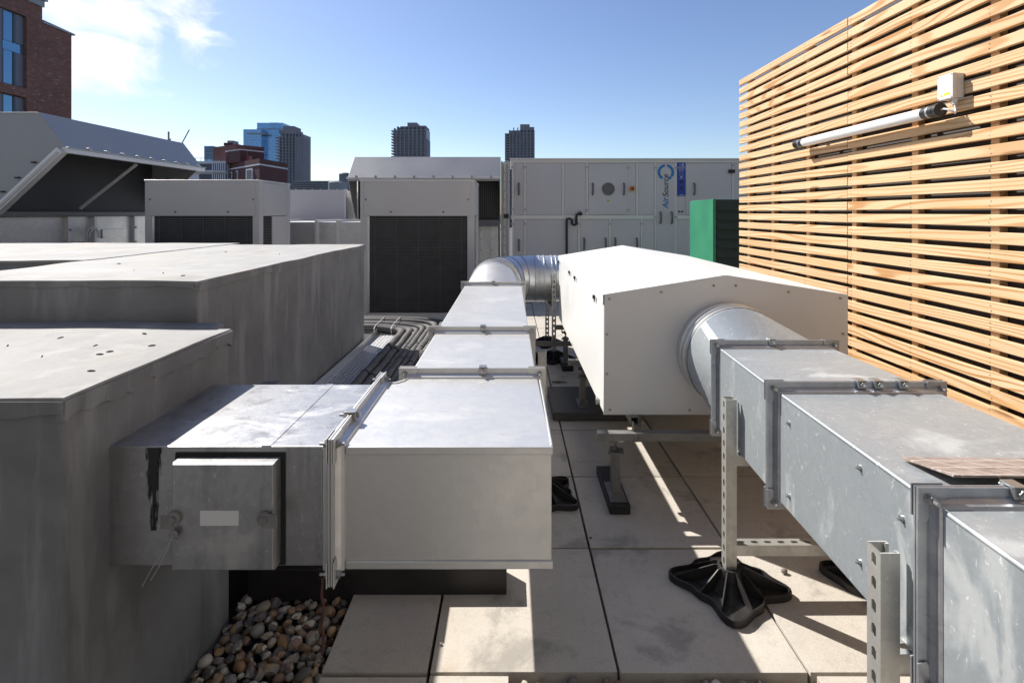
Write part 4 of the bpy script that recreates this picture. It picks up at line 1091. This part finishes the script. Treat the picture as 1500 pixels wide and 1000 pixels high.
# ------------------------------------------------------------------ big intake hood facing right, far left
bh = thing('intake_section', 'big grey wedge shaped intake hood on galvanised panels below the brick building', 'intake hood', (-5.2, 6.2, 0))
ya, yb = 5.2, 7.5
xr, zr, xl, zl, xw, zw = -4.82, 2.476, -4.55, 2.12, -5.25, 1.47
def cheek(y0, y1):
    pl = [(-8.0, zw), (-8.0, zr), (xr, zr), (xl, zl), (xw, zw)]
    return MB().loft([[Vector((x, y, z)) for x, z in pl] for y in (y0, y1)])
cheek(ya, ya+.02).build('hood_cheek', M['hood'], bh, .002)
cheek(yb-.02, yb).build('hood_cheek', M['hood'], bh, .002)
MB().loft([[Vector((x, y, z)) for x, z in ((-8.0, zr+.004), (xr+.002, zr+.004), (xl+.006, zl+.002), (xl-.004, zl-.012), (xr-.004, zr-.014), (-8.0, zr-.014))] for y in (ya-.004, yb+.004)]).build('hood_top', M['hood'], bh, .002)
# pale edge frame round the slanted mouth
def bar(a, b, w, name='mouth_frame', mat=None):
    a = Vector(a); b = Vector(b); d = (b-a).normalized(); u = d.cross(Vector((0, 0, 1))).normalized() if abs(d.z) < .99 else Vector((1, 0, 0)); v = d.cross(u)
    MB().loft([[c+u*i*w/2+v*j*w/2 for i, j in ((-1,-1),(1,-1),(1,1),(-1,1))] for c in (a, b)]).build(name, mat or M['ahu_f'], bh, .003)
bar((xl-.01, ya-.02, zl-.03), (xw+.02, ya-.02, zw-.01), .075)
bar((xl-.02, ya-.05, zl-.055), (xw+.0, ya-.05, zw-.035), .03, mat=M['cond'])
bar((xl+.012, ya-.02, zl-.028), (xl+.012, yb+.02, zl-.028), .06)
bar((xl+.05, ya-.02, zl-.006), (xl+.05, yb+.02, zl-.006), .014, 'rain_lip', M['screw'])
for i in range(9):
    yy_ = ya+.25+(yb-ya-.4)*i/8; box('lip_clip', M['screw'], bh, xl+.02, xl+.06, yy_-.02, yy_+.02, zl-.005, zl+.022, .002)
for k in (.28, .52, .74):
    p = Vector((xl, ya-.06, zl)).lerp(Vector((xw, ya-.06, zw)), k); box('cheek_catch', M['black'], bh, p.x-.13, p.x-.09, p.y+.03, p.y+.0585, p.z+.02, p.z+.035, .003)
box('inner_mesh', M['coil'], bh, -5.30, -5.26, ya+.03, yb-.03, zw, zr-.05)
bar((-4.66, 6.35, 2.06), (-5.2, 6.15, 1.5), .03, 'brace', M['cond'])
bar((-5.0, ya+.08, 2.2), (-5.0, ya+.08, 1.78), .012, 'stay_rod', M['cond'])
box('sill', M['handle'], bh, -5.30, -5.2, ya-.05, yb+.05, zw-.06, zw-.005, .004)
yb2 = (3.95, 5.98, 6.05, 6.37, 6.44, 7.05, 7.12, 7.9)
for a, b in ((3.95, 6.0), (6.05, 6.38), (6.43, 7.06), (7.10, 7.9)):
    box('lower_panel', M['galv_p'], bh, -5.29, -5.262, a, b, .1, zw-.062, .003)
for y in (6.02, 6.40, 7.08): box('panel_flange', M['ahu_f'], bh, -5.285, -5.21, y-.022, y+.022, .1, zw-.063, .003)
m = MB()
for y in (6.02, 6.40, 7.08):
    for z in (.5, .8, 1.05, 1.25): m.cyl((-5.21, y, z), (-5.195, y, z), .014, 8)
m.build('flange_bolts', M['screw'], bh)
box('body', M['hood'], bh, -8.0, -5.305, ya+.03, yb-.03, .1, zr-.03)
box('base', M['cond'], bh, -8.0, -5.3, 3.95, 7.9, 0, .099)
box('access_hatch', M['galv_p'], bh, -5.26, -5.245, 6.55, 6.95, 1.12, 1.24, .004)
m = MB()
for r, yc in ((.09, 6.30), (.075, 6.33)): m.tube([(-5.17, yc+math.cos(R(a))*r, 1.16+math.sin(R(a))*r*1.3) for a in range(-10, 200, 15)], .009, 8)
m.build('cable_loop', M['pvc'], bh, smooth=True, ang=60)
box('cable_block', M['black'], bh, -5.25, -5.18, 6.0, 6.2, 1.06, 1.10, .003)

# grey housings between the two condensers
hs = thing('plant_housing', 'plain grey housing with a sunlit ledge between the two condenser units', 'housing', (-3.2, 8.0, 0))
box('upper_panel', M['ahu'], hs, -3.95, ax(504, 8.6), 8.6, 9.6, 1.33, az(278.5, 8.6), .004)
box('corner_post', M['ahu_f'], hs, ax(504.4, 8.6), ax(507.6, 8.6), 8.57, 8.66, 0, az(277.5, 8.6), .004)
box('lower_duct', M['galv_p'], hs, -4.6, -1.9, 7.2, 8.55, .3, 1.322, .004)
for xx in (-3.42, -2.75, -2.45): box('duct_flange', M['ahu_f'], hs, xx, xx+.04, 7.16, 8.56, .28, 1.35, .003)
box('base', M['cond'], hs, -4.6, -1.9, 7.3, 9.5, 0, .299)
m = MB()
for i in range(8): xx = -3.9+i*.14; m.cyl((xx, 8.595, az(278.5, 8.6)+.0), (xx, 8.595, az(278.5, 8.6)+.02), .014, 8)
m.build('cap_screws', M['screw'], hs)

# green cabinet
gy, gx = 6.25, 2.5
gc = thing('green_cabinet', 'green metal cabinet with dark louvred front at the end of the timber screen', 'cabinet', (gx+.5, gy, 0))
zt = az(292, gy)
def ear(z0, z1):
    return [Vector((gx, gy+.02, z0)), Vector((gx, gy+.82, z0)), Vector((gx, gy+.82, z1-.012)), Vector((gx, gy+.72, z1)), Vector((gx, gy+.02, z1))]
l0 = ear(.05, zt); MB().loft([l0, [p+Vector((1.1, 0, 0)) for p in l0]]).build('body', M['green'], gc, .004)
box('edge_trim', M['green'], gc, gx-.008, gx+.03, gy-.008, gy+.0195, .05, zt+.006, .003)
box('front_frame', M['green_d'], gc, gx+.031, gx+1.1, gy+.006, gy+.0195, .05, zt-.002)
z = .1; k = 0
while z < zt-.12:
    p = [Vector((0, gy+.0055, z+.09)), Vector((0, gy-.020, z+.012)), Vector((0, gy-.020, z)), Vector((0, gy+.0055, z))]
    MB().loft([[Vector((gx+.04, q.y, q.z)) for q in p], [Vector((gx+1.09, q.y, q.z)) for q in p]]).build('louvre', M['green_d'], gc); z += .115
box('base', M['rubber'], gc, gx+.02, gx+1.08, gy+.03, gy+.8, 0, .0495)

# ------------------------------------------------------------------ buildings beyond the roof
bb = thing('brick_building', 'red brick building with tall grey framed windows rising behind the big intake hood', 'building', (-26, 17.5, -16))
FX = -20.0
MB().box(-32, FX-.26, 10, 21.7, -16, 10.2).box(-32, FX-.26, 21.701, 23.19, -16, 9.5).build('core', M['grey_clad'], bb)
# brick skin with real window openings
ops = [(-.1, 2.6)] if False else [(6.59, 9.57), (2.95, 6.21), (-.35, 2.57)]
oy0, oy1 = 18.6, 21.05
m = MB(); m.box(FX-.255, FX, oy1, 23.2, -16, 9.57); m.box(FX-.255, FX, 10, oy0, -16, 10.6)
zs_ = [10.6]; m.box(FX-.255, FX, oy0, oy1, 9.57, 10.25)
m.box(FX-.255, FX, oy1, 21.75, 9.5705, 10.25)
for (a, b), nxt in zip(ops, ops[1:]+[(None, -.351+.0)]):
    m.box(FX-.255, FX, oy0, oy1, nxt[1], a)
m.box(FX-.255, FX, oy0, oy1, -16, -.352)
m.box(-32, FX-.256, 23.1905, 23.3, -16, 9.56)
m.build('wall', M['brick'], bb)
MB().add([(FX-.3, 21.75, 9.571), (FX+.05, 21.75, 9.571), (FX+.05, 23.34, 9.571), (FX-.3, 23.34, 9.571), (FX-.3, 21.75, 9.70), (FX+.05, 21.75, 9.70), (FX+.05, 23.34, 9.64), (FX-.3, 23.34, 9.64)], [(0,1,2,3),(4,5,6,7),(0,1,5,4),(1,2,6,5),(2,3,7,6),(3,0,4,7)]).build('coping', M['coping'], bb)
box('parapet', M['coping'], bb, FX-.4, FX+.04, 20.6, 21.82, 10.251, 10.52)
box('parapet_cap', M['coping'], bb, FX-.6, FX+.12, 19.5, 21.9, 10.521, 10.60)
for (a, b) in ops:
    w = box('window', M['grey_clad'], bb, FX-.25, FX-.16, oy0+.005, oy1-.005, a+.005, b-.005)
    mid = (a+b)/2
    box('cladding_panel', M['grey_clad'], w, FX-.159, FX-.10, oy0+.01, 20.12, a+.02, b-.02)
    for (c, d) in ((mid+.28, b-.05), (a+.05, mid-.12)):
        box('pane', M['win'], w, FX-.159, FX-.14, 20.19, 20.60, c, d)
        box('cladding_panel', M['grey_clad'], w, FX-.159, FX-.11, 20.69, 21.03, c, d)
        m = MB(); m.box(FX-.159, FX-.105, 20.13, 20.188, c-.02, d+.02).box(FX-.159, FX-.105, 20.602, 20.685, c-.02, d+.02); m.build('window_frame', M['far_d'], w)
    box('spandrel', M['win'], w, FX-.159, FX-.14, 20.19, 20.95, mid-.10, mid+.26)

# unseen brick block added behind camera and screen to cut sky light on shaded faces
sc_b = thing('sky_blocker', 'unseen grey brick block added behind the camera to cut the sky light', 'building', (0, -5, -16))
MB().box(-9, 9, -9, -2.4, -16, 10.5).build('wall', M['brick_dk'], sc_b)
MB().box(4.2, 9, -2.398, 4.2, -16, 8.0).build('blocker_wing', M['brick_dk'], sc_b)
MB().box(-9.1, 9.1, -9.1, -2.3, 10.501, 10.65).build('coping', M['coping'], sc_b)

rb_ = thing('brick_block', 'dark red brick block with white string courses and rooftop storeys on the skyline', 'building', (-30, 62, -16))
c0 = (ax(334, 64), 64.0); c1 = (ax(380, 57), 57.0); c2 = (ax(421, 63), 63.0); c3 = (ax(376, 76), 76.0)
poly = [c0, c1, c2, c3]; ctr = Vector((sum(p[0] for p in poly)/4, sum(p[1] for p in poly)/4))
def grow(k): return [(ctr.x+(x-ctr.x)*k, ctr.y+(y-ctr.y)*k) for x, y in poly]
z1_ = 1.45+(312-232)/F*57
MB().prism(poly, -16, z1_).build('wall', M['brick2'], rb_)
for za in (z1_-.75, z1_-2.7, z1_-4.9): MB().prism(grow(1.012), za, za+.16).build('string_course', M['wall_w'], rb_)
for k in (.10, .30, .62):
    for za in (z1_-2.35, z1_-4.5):
        p = Vector(c0).lerp(Vector(c1), k); q = Vector(c0).lerp(Vector(c1), k+(.05 if k < .5 else .2)); nrm = Vector((-(q-p).y, (q-p).x)).normalized()
        if nrm.y > 0: nrm = -nrm
        wv = [p+nrm*.09, q+nrm*.09, q-nrm*.02, p-nrm*.02]
        wd = MB().prism([(a.x, a.y) for a in wv], za, za+1.35).build('window', M['wall_w'], rb_)
        p2 = p.lerp(q, .15); q2 = p.lerp(q, .85); wv = [p2+nrm*.12, q2+nrm*.12, q2+nrm*.05, p2+nrm*.05]
        MB().prism([(a.x, a.y) for a in wv], za+.15, za+1.2).build('pane', M['far_d'], wd)
up = [(ax(312, 68), 68.), (ax(345, 65), 65.), (ax(387, 68), 68.), (ax(350, 80), 80.)]
MB().prism(up, -16, 1.45+(312-213)/F*66).build('roof_storey', M['brick2'], rb_)
MB().prism([(ax(331, 63), 63.), (ax(352, 61), 61.), (ax(386, 63.5), 63.5), (ax(360, 72), 72.)], z1_, 1.45+(312-220)/F*61).build('roof_storey', M['brick2'], rb_)
MB().prism([(ax(330, 62.9), 62.9), (ax(352, 60.9), 60.9), (ax(387, 63.4), 63.4), (ax(360, 72.2), 72.2)], 1.45+(312-219.9)/F*61, 1.45+(312-218.4)/F*61).build('coping', M['wall_w'], rb_)
box('water_tank', M['far'], rb_, ax(333, 68.5), ax(342, 68.5), 68.5, 69.8, 1.45+(312-213)/F*66+.002, az(206, 68.5))
box('stack', M['brick2'], rb_, ax(331, 69), ax(344, 69), 68.45, 70.5, az(214, 69), az(210, 69))
box('stair_tower', M['red'], rb_, ax(341, 57.2)-.0, ax(345, 57.2), 60.2, 60.9, -16, az(229, 60.5))
for px_ in (322, 362):
    m = MB().cyl((ax(px_, 60.8), 60.8, az(231, 60.8)), (ax(px_, 60.8), 60.8, az(215 if px_ < 330 else 221, 60.8)), .04, 6); m.build('flue_pipe', M['far_d'], rb_)

wb = thing('white_block', 'white rendered block with strip windows left of the dark red brick block', 'building', (-38, 63, -16))
wx0, wx1 = ax(270, 63), ax(333, 63)
box('wall', M['wall_w'], wb, wx0, wx1, 63, 75, -16, az(236, 63))
for q in (242, 257, 272):
    s_ = box('window_strip', M['far_d'], wb, ax(312, 63), wx1-.05, 62.93, 63.02, az(q+8, 63), az(q-3, 63))
    for k in range(7): xx = ax(312, 63)+(wx1-ax(312, 63))*k/7; box('mullion', M['wall_w'], s_, xx-.06, xx+.06, 62.88, 62.929, az(q+8, 63), az(q-3, 63))
    box('recess', M['far_d'], wb, ax(292, 63), ax(311, 63), 62.95, 63.02, az(q+7, 63), az(q-2, 63))
    s_ = box('balcony_slab', M['wall_w'], wb, wx0, wx1, 62.6, 62.92, az(q+10.5, 63), az(q+8.5, 63))
m = MB()
for k in range(9): xx = wx0+(wx1-wx0)*k/8; m.cyl((xx, 63.1, az(236, 63)), (xx, 63.1, az(231.5, 63)), .03, 6)
m.box(wx0, wx1, 63.08, 63.12, az(231.8, 63), az(231.2, 63)); m.build('railing', M['far_d'], wb)

def tower(label, Y, pxl, pxr, pytop, lside=True, crown=(), fins=(), step=None):
    t = thing('residential_tower', label, 'tower', (ax((pxl+pxr)/2, Y), Y, -16))
    xl_, xr_ = ax(pxl, Y), ax(pxr, Y); w = xr_-xl_; zt_ = az(pytop, Y); d = w*.9
    box('core', M['tower_d'], t, xl_+w*.10, xr_-w*.02, Y+2.0, Y+d, -16, zt_)
    n = 7
    for i in range(n+1):
        xx = xl_+w*.10+(w*.88)*i/n; box('pier', M['tower'], t, xx-w*.024, xx+w*.024, Y-.6, Y+2.0, -16, zt_-(3 if i in (0, 1) else 0))
    h = 3.3; m = MB(); m2 = MB(); z = zt_-5
    while z > -10:
        m.box(xl_+w*.08, xr_, Y+.2, Y+1.99, z, z+1.25)
        if lside: m.box(xl_-w*.06, xl_+w*.10, Y-.4, Y+d*.6, z, z+1.3)
        else: m.box(xr_, xr_+w*.05, Y-.4, Y+d*.6, z, z+1.1)
        for i in range(n):
            xx = xl_+w*.10+(w*.88)*(i+.5)/n
            for s in (-1, 1): m2.box(xx+s*w*.02-w*.012, xx+s*w*.02+w*.012, Y+1.4, Y+1.98, z+1.5, z+2.7)
        z -= h
    m.build('balcony_bands', M['tower'], t, kind='stuff'); m2.build('window_frames', M['tower_w'], t, kind='stuff')
    for a, b, q in crown: box('crown_block', M['tower'], t, ax(a, Y), ax(b, Y), Y+1, Y+d*.8, zt_+.02, az(q, Y))
    for a, q in fins: box('crown_fin', M['tower'], t, ax(a, Y)-w*.02, ax(a, Y)+w*.02, Y-.5, Y+6, zt_-8, az(q, Y))
    if step: box('wing', M['tower'], t, ax(step[0], Y), ax(step[1], Y), Y-.3, Y+d*.7, -16, az(step[2], Y))
    return t
tower('dark concrete residential tower rising behind the grey intake hood', 590, 576, 624, 186.5, True, ((586, 597, 185), (596.5, 610.5, 179.5), (611, 623.5, 184)), ((577.8, 188), (582.5, 185.5)), (622, 625.5, 203))
tower('dark concrete residential tower just above the long air handling unit', 610, 742, 783, 191, True, ((762, 776, 182), (776.1, 782.6, 186)), ((746.3, 190.5), (752.5, 187.3), (758.5, 187.2)))
tower('dark concrete residential tower next to the blue glass tower', 560, 406, 443, 196, True, ((414, 430, 184.5), (408, 413.8, 190), (430.2, 433, 190)), (), (432, 444, 200.5))
gt = thing('glass_tower', 'blue glass office tower in two steps between the brick block and a concrete tower', 'tower', (ax(388, 700), 700, -16))
box('shaft', M['glass_t'], gt, ax(376.5, 700), ax(414, 700), 700, 735, -16, az(180, 700))
box('wing', M['glass_t'], gt, ax(362, 700), ax(388, 700), 690, 720, -16, az(189.5, 690))
box('crown_rail', M['far'], gt, ax(376, 700), ax(414.3, 700), 699.6, 735.5, az(180, 700)-9, az(180, 700)-8)
box('crown_rail', M['far'], gt, ax(361.8, 690), ax(388.2, 690), 689.6, 720.5, az(189.5, 690)-7, az(189.5, 690)-5)
box('roof_plant', M['far'], gt, ax(392, 700), ax(405, 700), 705, 725, az(180, 700)+.02, az(178.8, 700))
for (lab, Y, a, b, q, mat) in (('small blue glass tower peeping over the white rendered block', 500, 299, 311.5, 214.5, 'glass_t'), ('long low grey office block on the skyline beside the concrete tower', 300, 430, 500, 265.5, 'far'), ('rounded grey tower on the skyline left of the grey intake hood', 420, 494, 511, 252.5, 'far_d'), ('pale box shaped office on the skyline below the rounded grey tower', 250, 478, 497, 265, 'far'), ('low dark brown block seen below the edge of the grey intake hood', 90, 480, 560, 285, 'far_d')):
    t = thing('office_block', lab, 'building', (ax((a+b)/2, Y), Y, -16))
    x0_, x1_ = ax(a, Y), ax(b, Y); w = x1_-x0_
    if 'rounded' in lab:
        m = MB(); m.loft([[Vector(((x0_+x1_)/2+math.cos(2*math.pi*i/24)*w/2*k, Y+w/2+math.sin(2*math.pi*i/24)*w/2*k, z)) for i in range(24)] for k, z in ((1, -16), (1, az(q+2, Y)), (.85, az(q+.6, Y)), (.5, az(q, Y)))]); m.build('shaft', M[mat], t, smooth=True, ang=40)
        m = MB()
        for k in range(10): m.loft([[Vector(((x0_+x1_)/2+math.cos(2*math.pi*i/24)*w/2*1.02, Y+w/2+math.sin(2*math.pi*i/24)*w/2*1.02, z)) for i in range(24)] for z in (az(q+4+2.6*k, Y), az(q+4.9+2.6*k, Y))])
        m.build('floor_bands', M['far'], t)
    else:
        box('wall', M[mat], t, x0_, x1_, Y, Y+max(12, w*.4), -16, az(q, Y))
        m = MB(); nb = 6
        for k in range(nb): m.box(x0_+w*.01, x1_-w*.01, Y-.12, Y+.02, az(q+2.2+3*k, Y)-.5*Y/300, az(q+2.2+3*k, Y)+.4*Y/300)
        m.build('window_bands', M['far_d' if mat != 'far_d' else 'tower_w'], t)
        box('parapet', M['far'], t, x0_-.2, x1_+.2, Y-.3, Y+max(12, w*.4)+.3, az(q, Y)+.01, az(q-.6, Y))
for (lab, Y, bx_, by_, jx, jy) in (('tiny tower crane with raised jib on the skyline above the big intake hood', 420, 266, 212, 277.5, 190), ('tiny upright crane mast on the skyline above the big intake hood', 420, 247, 212, 250, 203)):
    t = thing('tower_crane', lab, 'crane', (ax(bx_, Y), Y, -16))
    MB().box(ax(bx_, Y)-.5, ax(bx_, Y)+.5, Y-.5, Y+.5, -16, az(by_ if jy < 200 else 193, Y)).build('mast', M['far'], t)
    a = Vector((ax(bx_, Y), Y, az(by_-1, Y))); b = Vector((ax(jx, Y), Y, az(jy, Y)))
    MB().tube([a, b], .45, 6).build('jib', M['far'], t)
    MB().tube([a+Vector((-3, 0, 1)), a+Vector((1, 0, 0))], .8, 6).build('counterweight', M['far_d'], t)

# small stones and scraps on the paving
for i, (x, y, r) in enumerate(((1.105, 2.05, .014), (.245, 3.98, .03), (.40, 3.72, .012), (.36, 2.27, .006), (-.232, 1.71, .006))):
    o = bpy.data.objects.new('stray_stone', pms[(i*3+1) % 14]); C.objects.link(o); o.location = (x, y, r*.55); o.scale = (r, r, r)
    tag(o, ['ochre stone chip lying by the black star foot', 'grey stone lying on the paving by the slotted strut stand', 'small stone chip beside the thick loose slab', 'tiny dark stone chip on a paving joint', 'tiny pale stone chip on a paving joint by the gravel'][i], 'stone')

# a twig dropped on the paving beside the loose slab
tag(MB().tube([(.36, 4.36, .006), (.40, 4.345, .009), (.45, 4.352, .007), (.49, 4.338, .005)], [.004, .006, .005, .003], 6).tube([(.40, 4.346, .009), (.425, 4.31, .006)], [.004, .002], 6).build('twig', M['leaf'], None, smooth=True), 'short dark twig lying on the paving beyond the thick loose slab', 'twig')
